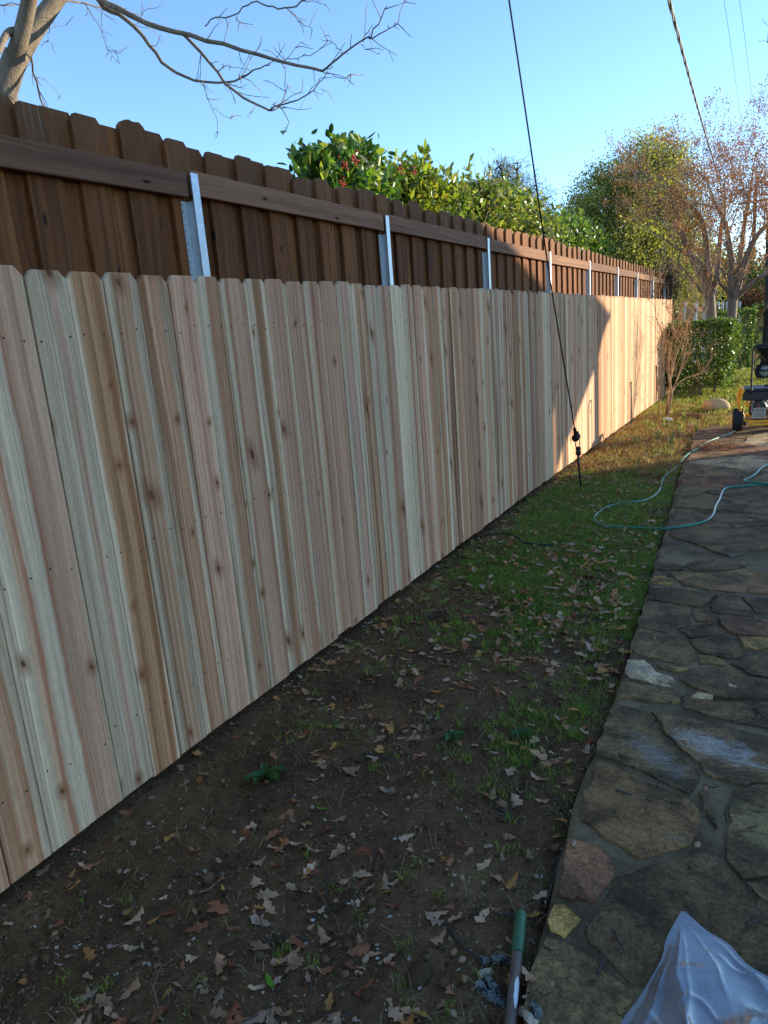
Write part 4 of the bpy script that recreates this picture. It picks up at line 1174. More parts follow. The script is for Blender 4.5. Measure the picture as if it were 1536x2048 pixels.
hedge('hedge', 'clipped dark green hedge block with sunlit top at the end of the new fence', [(-1.95, -.72, 14.9, 16.6, GZ15 + .18, 1.27)], 17000, .052,
      [(.05, .095, .016), (.085, .14, .022), (.035, .065, .014), (.14, .18, .03)], 'leafgloss', (-1.38, 15.7, GZ15), 5, [(-1.7, 15.1), (-1.45, 15.2), (-1.3, 15.1), (-1.1, 15.3)])
hedge('hedge', 'rounded yellow green hedge farther back beside the tan crape myrtle trunk', [(-1.55, -.62, 21.5, 23.2, GZ15 + .1, 1.42)], 5500, .06,
      [(.09, .14, .02), (.14, .17, .025), (.06, .10, .016)], 'leafgloss', (-1.1, 22.3, GZ15), 6, [(-1.2, 21.8), (-.9, 21.9)])
hedge('hedge', 'dark green hedge near the dark trunked tree', [(-.75, .3, 25.5, 27, GZ15 + .1, 1.5)], 4200, .06,
      [(.03, .055, .015), (.045, .07, .018), (.02, .04, .012)], 'leafdull', (-.2, 26, GZ15), 7, [(-.4, 25.8), (0, 25.9)])

def stem_shrub(name, label, base, stems, tipn, L, seed, mat, depth=2, sp=.5, r=.012, leaf=None, trunk=None):
    rr = random.Random(seed); b = Vector(base)
    root = thing(name, label, 'shrub', b); mb = MB(); tw = MB(); tips = []
    for P, r0 in stems:
        Q = smooth_path(P, 2); mb.tube([p - b for p in Q], taper(len(Q), r0, r0 * .45), 6)
        for k in range(tipn):
            i = rr.randint(len(Q) // 2, len(Q) - 1); dv = (Q[i] - Q[i - 1]).normalized()
            ax = dv.orthogonal().normalized(); ax.rotate(Matrix.Rotation(rr.uniform(0, 6.28), 3, dv))
            grow(tw, tips, Q[i] - b, dv + ax * sp, L * rr.uniform(.6, 1.2), r0 * .28, depth, rr, sp, .7, (2, 3), .15, .14, 3, .0022)
    mb.build('stem', M[mat], root, smooth=True)
    tw.build('twigs', M[mat], root, kind='stuff')
    if leaf:
        T = np.array([tuple(t[0]) for t in tips]); leaves_obj('dry_leaves', root, clumps(T, leaf[0], .04), leaf[1], leaf[2], 'dryleaf', .5, False, 0)
    return root
Bs = [on_z(1318, 836, -.06), on_z(1331, 836, -.06)]
def sp_(pts, Y0_, Y1_): return [on_y(x, y, Y0_ + (Y1_ - Y0_) * i / (len(pts) - 1)) for i, (x, y) in enumerate(pts)]
YB = Bs[0].y
stem_shrub('bare_shrub', 'tall bare orange brown stems growing in front of the sunlit new fence', Bs[0],
           [([Bs[0]] + sp_([(1317, 815), (1320, 795), (1314, 775), (1316, 755), (1323, 730), (1326, 708), (1323, 690), (1326, 668)], YB, YB + .2), .015),
            (sp_([(1326, 668), (1322, 660), (1313, 640), (1309, 615), (1310, 590), (1308, 572)], YB + .2, YB + .3), .008),
            (sp_([(1325, 700), (1331, 685), (1340, 678), (1348, 668)], YB + .2, YB + .35), .006), (sp_([(1326, 668), (1334, 655), (1345, 646)], YB + .2, YB + .3), .006),
            (sp_([(1316, 790), (1322, 770), (1328, 745), (1327, 715), (1333, 690)], YB, YB + .2), .008)], 6, .20, 41, 'shoots', 2, .5, leaf=(2, .03, [(.42, .25, .09), (.50, .33, .12), (.32, .17, .06)]))
b2 = on_z(1334, 836, -.06)
stem_shrub('bare_shrub', 'leaning bundle of thick bare stems beside the hedge, orange twigs fanning out', b2,
           [([b2] + sp_([(1342, 800), (1343, 780), (1338, 760), (1336, 730), (1338, 700)], b2.y, b2.y + .3), .024), ([b2 + Vector((-.03, .02, 0))] + sp_([(1335, 805), (1337, 785), (1341, 760), (1350, 720), (1358, 690)], b2.y, b2.y + .6), .019),
            (sp_([(1342, 790), (1355, 755), (1368, 715), (1376, 680)], b2.y + .2, b2.y + .9), .009), (sp_([(1342, 785), (1362, 760), (1385, 752), (1400, 747)], b2.y + .2, b2.y + .9), .009),
            (sp_([(1340, 775), (1345, 740), (1352, 690), (1356, 655)], b2.y + .2, b2.y + .7), .008), (sp_([(1342, 780), (1350, 770), (1365, 735), (1390, 690)], b2.y + .2, b2.y + .9), .008)], 7, .26, 42, 'shoots', 2, .42)
b3 = at_dist(1362, 660, 19.5); b3.z = float(base_z(b3.y))
stem_shrub('bare_shrub', 'brown twiggy shrub rising behind the hedge at the fence corner', b3,
           [([b3, b3 + Vector((rx, ry, h * .5)), b3 + Vector((rx * 2.2, ry * 2, h))], .012) for rx, ry, h in ((-.15, .1, 2.2), (0, 0, 2.4), (.12, .1, 2.0), (-.25, .2, 1.8), (.22, 0, 1.7), (.05, .2, 2.1))], 10, .32, 43, 'shoots', 3, .4)
# dead vine tangle over the far end of the old fence
vb = Vector((-2.1, 17.3, 0)); vr = thing('dead_vine', 'tangled dead vine hanging over the far end of the brown fence', 'vine', vb)
mb = MB(); rr = random.Random(8)
for q in range(110):
    y = rr.choice((rr.uniform(15.2, 18.1), rr.uniform(16.6, 18.2))); p = Vector((-2.2 + rr.uniform(-.06, .08), y, 2.36 - .09 * (y - 15) * .2 + rr.gauss(0, .10))); d = Vector((rr.gauss(0, .4), rr.gauss(0, 1), rr.gauss(-.1, .7))).normalized(); P = [p]
    for s_ in range(6):
        d = (d + Vector((rr.gauss(0, .3), rr.gauss(0, .5), rr.gauss(-.12, .5)))).normalized(); n_ = P[-1] + d * .13; n_.x = max(-2.42, min(-2.02, n_.x)); P.append(n_)
    P = smooth_path(P, 1); mb.tube([p - vb for p in P], .005, 3, cap=False)
for q in range(16):
    y = rr.uniform(16.0, 18.1); P = [Vector((-2.16, y, 2.3))]
    for s_ in range(7): P.append(P[-1] + Vector((rr.gauss(.005, .02), rr.gauss(0, .07), -.24)))
    mb.tube([p - vb for p in smooth_path(P, 1)], .006, 3, cap=False)
mb.build('vine_stems', M['twig'], vr, kind='stuff')
MB().tube([Vector((-.05, .3, -.1)), Vector((-.06, .25, 1.2)), Vector((-.08, .2, 2.3))], .014, 6).build('stem', M['twig'], vr)
# thin dark stakes against the fence
for lab, (x, y), h in (('thin dark stake standing against the sunlit middle of the new fence', (1262, 822), .62), ('thin dark stake by the bare stems near the far end of the new fence', (1312, 806), .70)):
    p = on_x(x, y, FX + .03); g = float(base_z(p.y)); k = thing('stake', lab, 'stake', (p.x, p.y, g))
    MB().tube([(0, 0, -.2), (.003, .004, h * .6), (-.002, 0, h)], .010, 6).build('shaft', M['iron'], k)
    MB().lathe([(.011, 0), (.013, .004), (.013, .018), (.008, .024)], 8, (0, 0, 1), (-.002, 0, h - .01)).build('cap', M['iron'], k)

# unfinished fence of steel posts beyond the hedge
pc = at_dist(1410, 640, 24); uf = thing('unfinished_fence', 'row of bare steel posts with pale rails beyond the hedge', 'fence', (pc.x, pc.y, float(base_z(pc.y))))
L0 = Vector(uf.location)
pp_ = [(1372, 24.0), (1393, 24.2), (1410, 24.5), (1437, 24.8), (1446, 25.6), (1455, 26.4), (1462, 27.2), (1480, 28)]
PW = []
for x, d in pp_:
    p = at_dist(x, 640, d); p.z = L0.z; PW.append(p)
    top = at_dist(x, 604 - (x - 1400) * .02, d).z
    mb = MB().box(p - L0 + Vector((0, 0, top / 2 - L0.z / 2)), (.012, .05, top - L0.z)); mb.box(p - L0 + Vector((-.035, .02, top / 2 - L0.z / 2)), (.06, .008, top - L0.z)); mb.build('post', M['steel'], uf)
for a, b_ in zip(PW[:4], PW[1:4]):
    for h, t_ in ((1.62, .14), (.6, .09)):
        v = b_ - a; mb = MB().box(Vector((0, 0, 0)), (v.length * .86, .04, t_)); o = mb.build('rail', M['cedar'], uf); o.location = (a + b_) / 2 - L0 + Vector((0, .05, h)); o.rotation_euler = (0, 0, math.atan2(v.y, v.x)); o.color = (.1, .9, .3, .2)

# ------------------------------------------------------------------ guy wire with its anchor, overhead cables
ga = on_z(1163, 980, 0.0); ga.z = gz(ga.x, ga.y)
gw = thing('guy_wire', 'thin black guy wire slanting down to its ground anchor before the new fence', 'guy wire', ga)
gx_ = ga.x
G = lambda x, y: on_x(x, y, gx_ + .0) - ga
rod = [G(1163, 984), G(1160, 955), G(1156.5, 925), G(1156.5, 911)]
MB().tube(rod, .0095, 8).build('anchor_rod', M['iron'], gw, smooth=True)
e0 = G(1156.8, 912); e1 = G(1156.5, 893); ax = (e1 - e0).normalized(); Ln = (e1 - e0).length
MB().lathe([(.010, 0), (.022, .012), (.026, Ln * .45), (.018, Ln * .55), (.024, Ln * .7), (.022, Ln * .9), (.008, Ln)], 10, ax, e0).build('anchor_eye', M['iron'], gw, smooth=True)
MB().tube([G(1149.3, 879), G(1151, 890), G(1153.5, 899)], .005, 6).tube([G(1158.5, 878), G(1159.6, 888), G(1159.5, 896)], .005, 6).build('turnbuckle', M['iron'], gw)
c0 = G(1152.2, 880); c1 = G(1152.0, 869); ax = Vector((0, .9, .35)).normalized()
MB().lathe([(.010, -.034), (.030, -.034), (.034, -.020), (.020, 0), (.034, .020), (.030, .034), (.010, .034)], 10, Vector((.1, .95, .25)), (c0 + c1) / 2).box((c0 + c1) / 2 + Vector((.0, .04, .03)), (.025, .03, .03)).build('strain_clamp', M['iron'], gw)
MB().tube([G(1152.5, 872), G(1149, 857)], [.019, .014], 8).build('preformed_grip', M['iron'], gw)
top_ = [G(1149, 857), G(1100, 560), G(1055, 250), G(1018, 0), G(960, -380)]
mb = MB(); mb.tube(top_, .0062, 6); mb.build('wire', M['wire'], gw)
# grey service cable, twisted strands, running overhead away to a far pole
ca, cb = at_dist(1338, 0, 7.0), at_dist(1450, 400, 34)
cs_ = thing('service_cable', 'thick grey twisted cable descending from overhead to behind the crape myrtles', 'cable', ca)
def cpt(x, y, d): return at_dist(x, y, d) - ca
ctr = smooth_path([cpt(1290, -190, 5.0), cpt(1338, 0, 7.0), cpt(1372, 130, 10.0), cpt(1402, 240, 14.5), cpt(1430, 330, 21.0), cpt(1452, 420, 34.0)], 3)
mb = MB()
for s_ in range(3):
    P = []
    for i, p in enumerate(ctr):
        P.append(p)
    # resample and twist
    Q = []; acc = 0
    for a, b_ in zip(P, P[1:]):
        n_ = max(1, int((b_ - a).length / .12))
        for j in range(n_):
            q = a.lerp(b_, j / n_); acc += (b_ - a).length / n_; th = acc * 3.2 + s_ * 2 * PI / 3
            t = (b_ - a).normalized(); u = t.orthogonal().normalized(); v = t.cross(u)
            Q.append(q + (u * math.cos(th) + v * math.sin(th)) * .0085)
    mb.tube(Q, .0085, 5, cap=False)
mb.build('strand', M['cable'], cs_, smooth=True)
for lab, x0, x1, y1 in (('thin far wire crossing the sky, nearer the grey cable', 1443, 1481, 240), ('thin far wire crossing the sky at its right end', 1476, 1507, 235)):
    a, m_, b_ = at_dist(x0 - 14, -120, 34), at_dist((x0 + x1) / 2 + 2, 100, 42), at_dist(x1 + 16, y1 + 130, 58)
    w = thing('utility_wire', lab, 'wire', a); MB().tube([p - a for p in smooth_path([a, m_, b_], 2)], .010, 4, cap=False).build('wire', M['wire'], w)
# pole that carries the far end of the cables
pb_ = at_dist(1500, 640, 60); pz = at_dist(1452, 420, 34)
up = thing('utility_pole', 'weathered utility pole hidden among the far trees', 'pole', (pb_.x, pb_.y, GZ15))
MB().tube([(0, 0, -.3), (0, 0, 9.5)], [.15, .11], 10).build('shaft', M['darkbark'], up); MB().box((0, 0, 8.6), (2.2, .1, .12)).build('crossarm', M['darkbark'], up)
# leaning pale pole
a, b_ = on_z(1483, 718, GZ15), at_dist(1541, 597, 21.0)
lp = thing('leaning_pole', 'slim pale pole leaning over the yellow green hedge', 'pole', a); MB().tube([Vector((0, 0, -.05)), (b_ - a) * .5 + Vector((0, 0, -.02)), b_ - a], [.022, .019, .016], 6).build('shaft', M['crapebark'], lp)
MB().lathe([(.0165, 0), (.018, .01), (.012, .03)], 6, (b_ - a), b_ - a).build('tip', M['darkbark'], lp)

# ------------------------------------------------------------------ machine with engine on the path
def surf(x, y):
    """photo point on the ground or on the path"""
    p = on_z(x, y, 0.0)
    for _ in range(4):
        onp = p.x > float(path_left(p.y)) and p.y < PATH_END
        z = float(base_z(p.y)) + .036 if onp else gz(p.x, p.y)
        p = on_z(x, y, z)
    return p
mp = surf(1487, 862)
gen = thing('portable_generator', 'yellow framed portable engine machine with black handle and wheels on the path', 'generator', (mp.x - .05, mp.y, mp.z), math.radians(4))
W, Dp = .44, .52
def tube_part(name, paths, r, mat, n=8):
    mb = MB()
    for P in paths: mb.tube(smooth_path([Vector(p) for p in P], 2), r * (1.3 if mat == 'yellow' else 1), n)
    return mb.build(name, M[mat], gen, smooth=True)
fr = []
for yy in (0.0, Dp):
    fr.append([(.03, yy, .50), (.0, yy, .44), (-.015, yy, .34), (.01, yy, .25), (.045, yy, .15), (.06, yy, .13)])
    fr.append([(W - .03, yy, .50), (W, yy, .44), (W + .015, yy, .34), (W - .01, yy, .25), (W - .045, yy, .15), (W - .06, yy, .13)])
    fr.append([(.06, yy, .13), (W * .5, yy, .115), (W - .06, yy, .13)])
for xx in (.06, W - .06): fr.append([(xx, 0, .13), (xx, Dp * .5, .12), (xx, Dp, .13)])
for xx in (.03, W - .03): fr.append([(xx, 0, .50), (xx, Dp * .5, .505), (xx, Dp, .50)])
fr.append([(.10, -.01, .105), (.14, -.02, .075), (W - .14, -.02, .075), (W - .10, -.01, .105)])
tube_part('frame', fr, .014, 'yellow')
MB().box((W / 2, .005, .435), (W - .05, .03, .105), bevel=.01).build('control_panel', M['black'], gen)
MB().box((W / 2, Dp / 2, .50), (W - .07, Dp - .04, .05), bevel=.02).build('fuel_tank', M['black'], gen)
MB().lathe([(.03, 0), (.03, .018), (.022, .024)], 12, (0, 0, 1), (W / 2 + .08, Dp / 2, .525)).build('fuel_cap', M['black'], gen)
tube_part('handle', [[(.115, -.005, .46), (.115, -.01, .90), (.115, -.01, 1.015), (.15, -.01, 1.055), (.22, -.01, 1.06), (.30, -.01, 1.055), (.335, -.01, 1.015), (.335, -.01, .90), (.335, -.005, .46)]], .0125, 'black')
for s_ in (.115, .335): MB().lathe([(.019, 0), (.021, .03), (.016, .05)], 10, (0, 0, 1), (s_, -.008, .485)).build('handle_bracket', M['black'], gen)
eng = MB().box((.22, .27, .26), (.22, .26, .20), bevel=.03).lathe([(.095, 0), (.105, .02), (.105, .05), (.09, .075), (.03, .08)], 20, (0, -1, 0), (.21, .155, .275)).build('engine', M['black'], gen)
for k in range(6): MB().box((.345, .26, .19 + k * .022), (.03, .20, .007)).build('cooling_fin', M['alu'], eng)
mb = MB(); mb.add([(.13, .04, .155), (.30, .04, .155), (.285, .04, .285), (.155, .04, .285), (.13, .10, .155), (.30, .10, .155), (.285, .10, .285), (.155, .10, .285)], [(0, 1, 2, 3), (7, 6, 5, 4), (0, 4, 5, 1), (1, 5, 6, 2), (2, 6, 7, 3), (3, 7, 4, 0)])
mu = mb.build('muffler', M['alu'], gen)
for k in range(4): MB().box((.215, .037, .18 + k * .026), (.11, .004, .008)).build('slot', M['black'], mu)
MB().lathe([(.022, 0), (.022, .02), (.012, .026)], 12, (0, -1, 0), (.215, .10, .305)).build('red_cap', M['red'], gen)
MB().box((.085, .07, .33), (.06, .09, .07), bevel=.015).build('air_filter', M['yellow'], gen)
tube_part('fuel_hose', [[(.15, .05, .37), (.13, .03, .33), (.14, .03, .27), (.12, .03, .22)]], .006, 'cable', 6)
for xx in (-.02, W + .02):
    wl = MB(); prof = [(.062, -.052), (.10, -.060), (.125, -.058), (.135, -.042), (.137, 0), (.135, .042), (.125, .058), (.10, .060), (.062, .052)]
    wl.lathe(prof, 28, (1, 0, 0), (xx, .06, .137), close=True)
    for k in range(28):
        th = 2 * PI * k / 28; wl.box((xx + (.026 if k % 2 else -.026), .06 + math.cos(th) * .137, .137 + math.sin(th) * .137), (.056, .010, .012), Euler((th, 0, 0)))
    w = wl.build('wheel', M['rubber'], gen)
    MB().lathe([(.012, -.02), (.06, -.014), (.064, 0), (.06, .014), (.012, .02)], 18, (1, 0, 0), (xx, .06, .137)).build('rim', M['alu'], w, smooth=True)
MB().tube([(-.04, .06, .137), (W + .04, .06, .137)], .010, 8).build('axle', M['iron'], gen)
for xx in (.08, W - .08): MB().lathe([(.018, 0), (.022, .01), (.02, .10)], 10, (0, 0, 1), (xx, Dp - .03, .0)).build('foot', M['rubber'], gen)

# ------------------------------------------------------------------ wheelbarrow
wb = surf(1529, 760)
bar = thing('wheelbarrow', 'black wheelbarrow with grey wheel disc on the lit lawn behind the machine', 'wheelbarrow', wb, math.radians(8))
wl = MB().lathe([(.12, -.035), (.165, -.045), (.195, -.03), (.203, 0), (.195, .03), (.165, .045), (.12, .035)], 28, (0, 1, 0), (0, 0, .20), close=True)
for k in range(24):
    th = 2 * PI * k / 24; wl.box((math.cos(th) * .201, 0, .20 + math.sin(th) * .201), (.012, .07, .016), Euler((0, -th, 0)))
w = wl.build('wheel', M['rubber'], bar); MB().lathe([(.02, -.04), (.05, -.03), (.12, -.018), (.124, 0), (.12, .018), (.05, .03), (.02, .04)], 24, (0, 1, 0), (0, 0, .20)).build('wheel_disc', plain('grey_disc', (.42, .43, .42), .5), w, smooth=True)
mb = MB()
for s_ in (-1, 1): mb.tube(smooth_path([Vector((-.16, s_ * .03, .30)), Vector((-.10, s_ * .08, .22)), Vector((.06, s_ * .09, .21)), Vector((.45, s_ * .20, .38)), Vector((1.4, s_ * .30, .60))], 2), .017, 8)
mb.build('handle_frame', M['black'], bar, smooth=True)
mb = MB().tube(smooth_path([Vector((-.02, 0, .56)), Vector((-.16, 0, .48)), Vector((-.25, 0, .36)), Vector((-.22, 0, .24)), Vector((-.12, 0, .20)), Vector((0, -.06, .2))], 2), .012, 8); mb.build('front_brace', M['black'], bar, smooth=True)
top4 = [(-.22, -.32, .72), (.85, -.36, .66), (.85, .36, .66), (-.22, .32, .72)]; bot4 = [(.02, -.18, .40), (.62, -.20, .40), (.62, .20, .40), (.02, .18, .40)]
V = top4 + bot4 + [(x * .98 + .006, y * .965, z) for x, y, z in top4] + [(x, y * .96, z + .012) for x, y, z in bot4]
F = []
for k in range(4): j = (k + 1) % 4; F += [(k, j, 4 + j, 4 + k), (8 + j, 8 + k, 12 + k, 12 + j), (k, 8 + k, 8 + j, j)]
F += [(4, 5, 6, 7), (15, 14, 13, 12)]
tr = MB().add(V, F).build('tray', M['black'], bar)
MB().tube([Vector(p) for p in top4 + top4[:1]], .014, 6).build('tray_rim', M['black'], tr)
for s_ in (-1, 1): MB().tube([(.50, s_ * .22, .40), (.62, s_ * .24, 0.01), (.76, s_ * .25, .01), (.80, s_ * .24, .45)], .015, 8).build('leg', M['black'], bar)
mb = MB()
for q in range(10):
    rr = random.Random(q); P = [Vector((.0 + rr.uniform(-.1, .5), rr.uniform(-.2, .2), .66)), Vector((rr.uniform(-.2, .6), rr.uniform(-.25, .25), .75)), Vector((rr.uniform(-.3, .6), rr.uniform(-.3, .3), .74))]; mb.tube(smooth_path(P, 2), .008, 5)
t_ = mb.build('brush_pile', M['twig'], None, kind='stuff'); t_.location = wb; t_.rotation_euler = (0, 0, math.radians(8))

# ------------------------------------------------------------------ boulder, edging board, scrap, clods
def rock(name, label, loc, dims, seed, mat, cat, rough=.16, sub=3, parent=None):
    bm = bmesh.new(); bmesh.ops.create_icosphere(bm, subdivisions=sub, radius=1)
    sx = seed * 3.7
    for v in bm.verts:
        a = v.co; n_ = float(fbm(a.x * 1.3 + sx + a.z * .7, a.y * 1.3 + sx - a.z * .4, 4)) - .45
        f = 1 + n_ * rough * 4
        v.co = Vector((a.x * dims[0] * f, a.y * dims[1] * f, max(a.z, -.45) * dims[2] * f))
    me = bpy.data.meshes.new(name); bm.to_mesh(me); bm.free(); me.materials.append(M[mat]); me.polygons.foreach_set('use_smooth', np.ones(len(me.polygons), bool))
    o = obj(name, me, parent, loc)
    return tag(o, label, cat) if label else o
p = surf(1432, 823); rock('boulder', 'rounded tan boulder sitting in grass beyond the path', (p.x, p.y, p.z + .07), (.20, .15, .14), 2, 'lichenstone', 'rock', .10)
a, b_ = surf(1357, 836), surf(1414, 836); v = b_ - a
eb = MB().box((0, 0, 0), (v.length, .04, .07), bevel=.005).build('edging_board', plain('reddish_board', (.24, .10, .055), .8, 0, .3, 18), None)
eb.location = (a + b_) / 2 + Vector((0, 0, .03)); eb.rotation_euler = (0, .01, math.atan2(v.y, v.x)); tag(eb, 'short reddish brown board lying in the leaves before the boulder', 'board')
p = surf(1334, 843); sc_ = MB(); rr = random.Random(3)
V = [(i * .03 - .075, j * .03 - .06, .012 + rr.uniform(0, .06) * (1 if 0 < i < 5 and 0 < j < 4 else .3)) for i in range(6) for j in range(5)]
sc_.add(V, [(i * 5 + j, i * 5 + 5 + j, i * 5 + 6 + j, i * 5 + j + 1) for i in range(5) for j in range(4)]); so = sc_.build('paper_scrap', M['white'], None); so.location = p; tag(so, 'crumpled white scrap at the foot of the bare stems', 'litter')
M['clay'] = plain('orange_clay', (.42, .16, .06), .9, 0, .35, 6, .8)
cp = surf(1474, 718); cr_ = thing('clay_pile', 'low pile of orange clay clods beside the leaning pole', 'soil pile', cp)
for i in range(7):
    rr = random.Random(50 + i); rock('clod', None, (rr.uniform(-.3, .4), rr.uniform(-.3, .4), .08), (rr.uniform(.14, .24), rr.uniform(.12, .2), rr.uniform(.10, .17)), 11 + i, 'clay', '', .18, 2, cr_)
# small heap of brown needles on the path edge
hp = surf(1428, 898); hb = thing('needle_heap', 'small heap of rusty plant debris on the lit path edge', 'debris heap', hp)
P = RNG.normal(size=(420, 3)) * np.array([.11, .10, .02]); P[:, 2] = np.abs(P[:, 2]) + .01
leaves_obj('debris', hb, P, .06, [(.30, .14, .06), (.38, .20, .09), (.22, .10, .05)], 'dryleaf', .12, False, .2, kind='stuff')
MB().lathe([(.15, 0), (.12, .025), (.05, .04)], 14).build('core', M['clay'], hb, smooth=True)

# ------------------------------------------------------------------ garden hose
M['hose'] = (lambda t: t.finish(t.bsdf(t.n('Attribute', _attribute_name='Col').outputs['Color'], .35, spec=.5)))(NT('hose_vinyl'))
def hose(name, label, pts_, r, colf, lift=0.0):
    W_ = [surf(x, y) for x, y in pts_]
    P = smooth_path(W_, 3)
    for i, p in enumerate(P):
        onp = p.x > float(path_left(p.y)) - .015 and p.y < PATH_END
        p.z = (float(base_z(p.y)) + .042 if onp else gz(p.x, p.y)) + r + lift + (0 if onp else .013)
    zs = [p.z for p in P]
    for i in range(len(P)): P[i].z = sum(zs[max(0, i - 4):i + 5]) / len(zs[max(0, i - 4):i + 5])
    b0 = P[0].copy(); mb = MB(); mb.tube([p - b0 for p in P], r, 8)
    me = mb.mesh(name, M['hose'], True)
    n_ = 8; cols = np.repeat(np.array([colf(i / len(P)) for i in range(len(P))]), n_, 0)
    ca = me.color_attributes.new('Col', 'FLOAT_COLOR', 'POINT'); c4 = np.ones((len(me.vertices), 4), np.float32); c4[:len(cols), :3] = cols; ca.data.foreach_set('color', c4.ravel())
    o = obj(name, me, None, b0); return tag(o, label, 'hose')
TEAL, PALE = np.array((.012, .20, .13)), np.array((.42, .50, .40))  # pale tone stands for wraps and sun glint, put into the hose colour
def hc(t):
    f = max(math.exp(-((t - c) / w_) ** 2) for c, w_ in ((.035, .03), (.36, .035), (.23, .012), (.80, .05)))
    return TEAL * (1 - f) + PALE * f
hose('garden_hose', 'green garden hose with pale wraps and painted sun glints looping over grass and path', [(1470, 864), (1455, 871), (1432, 879), (1410, 888), (1386, 905), (1368, 922), (1350, 941), (1336, 951), (1325, 961), (1323, 975), (1318, 989), (1300, 1003), (1272, 1009), (1245, 1010), (1215, 1018), (1194, 1032), (1186, 1044), (1200, 1056), (1235, 1059), (1285, 1061), (1340, 1060), (1385, 1054), (1415, 1045), (1427, 1033), (1431, 1014), (1440, 1001), (1444, 986), (1452, 978), (1480, 976), (1515, 972), (1560, 972)], .0082, hc)
hose('garden_hose', 'second length of green hose bent sharply on the path near the right edge', [(1560, 923), (1536, 933), (1522, 941), (1512, 953), (1498, 962), (1484, 967), (1500, 970), (1525, 973), (1560, 976)], .0082, lambda t: TEAL * (1 - .6 * math.exp(-((t - .62) / .05) ** 2)) + PALE * .6 * math.exp(-((t - .62) / .05) ** 2), .012)
hose('black_cable', 'thin black cable lying in the grass at the foot of the fence', [(962, 1077), (985, 1076), (1005, 1074), (1022, 1076), (1036, 1082), (1050, 1094), (1066, 1097), (1108, 1098)], .006, lambda t: np.array((.012, .012, .013)), .012)

# ------------------------------------------------------------------ tool handle with green grip
a = surf(1043, 1842); b_ = surf(1039, 1926); 
a.z += .016; d = (surf(1024, 2048) - a); d.z = 0; d.normalize(); a.z = gz(a.x, a.y) + .028; 
hl = thing('tool_handle', 'long wooden tool handle with green sleeve lying at the path edge', 'tool', a)
Lg = (b_ - a).length
MB().lathe([(.004, -.002), (.0115, .001), (.0148, .008), (.0155, .02), (.0155, Lg - .003), (.0150, Lg), (.0130, Lg + .0005)], 20, d, (0, 0, 0)).build('green_sleeve', M['greengrip'], hl, smooth=True)
wt = NT('worn_wood'); p_ = wt.coord(); n_ = wt.noise(wt.mapping(p_, (60, 6, 60)), 1.0, 5, .65); M['handlewood'] = wt.finish(wt.bsdf(wt.ramp(n_, [(.3, (.085, .058, .042)), (.7, (.21, .15, .11))]), .6, wt.bump(n_, .4, .003)))
MB().tube([d * (Lg - .02), d * (Lg + .5), d * (Lg + 1.1)], [.0128, .0132, .0135], 16).build('shaft', M['handlewood'], hl, smooth=True)
mb = MB(); sd = d.cross(Vector((0, 0, 1))).normalized()
V = []
for i in range(7):
    t_ = Lg + .075 + i * .014; wdt = (.1, .45, .5, .42, .5, .3, .08)[i]
    for th in (2.25 - wdt, 2.25, 2.25 + wdt): V.append(d * t_ + (sd * -math.cos(th) * -1 + Vector((0, 0, 1)) * math.sin(th)) * .01345)
mb.add(V, [(i * 3 + j, i * 3 + j + 1, i * 3 + 4 + j, i * 3 + 3 + j) for i in range(6) for j in range(2)]); mb.build('paint_chip', M['white'], hl)

# lichen covered bark pieces round the handle
lt = NT('lichen_bark'); p_ = lt.pos(); n_ = lt.noise(p_, 70, 4, .6); n2_ = lt.noise(p_, 220, 4, .7)
M['lichen'] = lt.finish(lt.bsdf(lt.mix(lt.ramp(n_, [(.46, 0.0), (.54, 1.0)]), (.035, .028, .024), lt.ramp(n2_, [(.3, (.12, .135, .125)), (.7, (.26, .28, .255))])), .9, lt.bump(lt.math('ADD', n_, n2_), .9, .006)))
M['palewood'] = plain('split_pale_wood', (.48, .40, .28), .8, 0, .35, 60)
for lab, pts_, r_, mt in (('lichen covered stick of bark just above the end of the green sleeve', [(965, 1928), (990, 1922), (1018, 1930)], .012, 'lichen'),
        ('longer lichen covered stick left of the wooden handle', [(958, 1975), (975, 1995), (1000, 2012)], .013, 'lichen'), ('lichen covered stick touching the wooden handle, longer of a close pair', [(972, 1962), (990, 1985), (1014, 2020)], .012, 'lichen'),
        ('lichen covered stick right of the wooden handle at the path edge', [(1058, 2008), (1068, 2022), (1078, 2040)], .011, 'lichen'), ('pale split wood chip right of the wooden handle', [(1044, 2026), (1060, 2040), (1068, 2052)], .010, 'palewood'), ('pale wood chip by the acorns left of the handle', [(962, 1952), (972, 1950), (979, 1947)], .009, 'palewood')):
    W_ = [surf(x, y) for x, y in pts_]; P = smooth_path([p + Vector((0, 0, r_ * .8)) for p in W_], 2); b0 = P[0].copy(); rr = random.Random(len(lab))
    o = MB().tube([p - b0 + Vector((rr.gauss(0, .002), rr.gauss(0, .002), rr.gauss(0, .0015))) for p in P], [r_ * rr.uniform(.55, 1.15) for _ in P], 8).build('bark_stick' if mt == 'lichen' else 'wood_chip', M[mt], None, smooth=False); o.location = b0; tag(o, lab, 'stick' if mt == 'lichen' else 'wood chip')

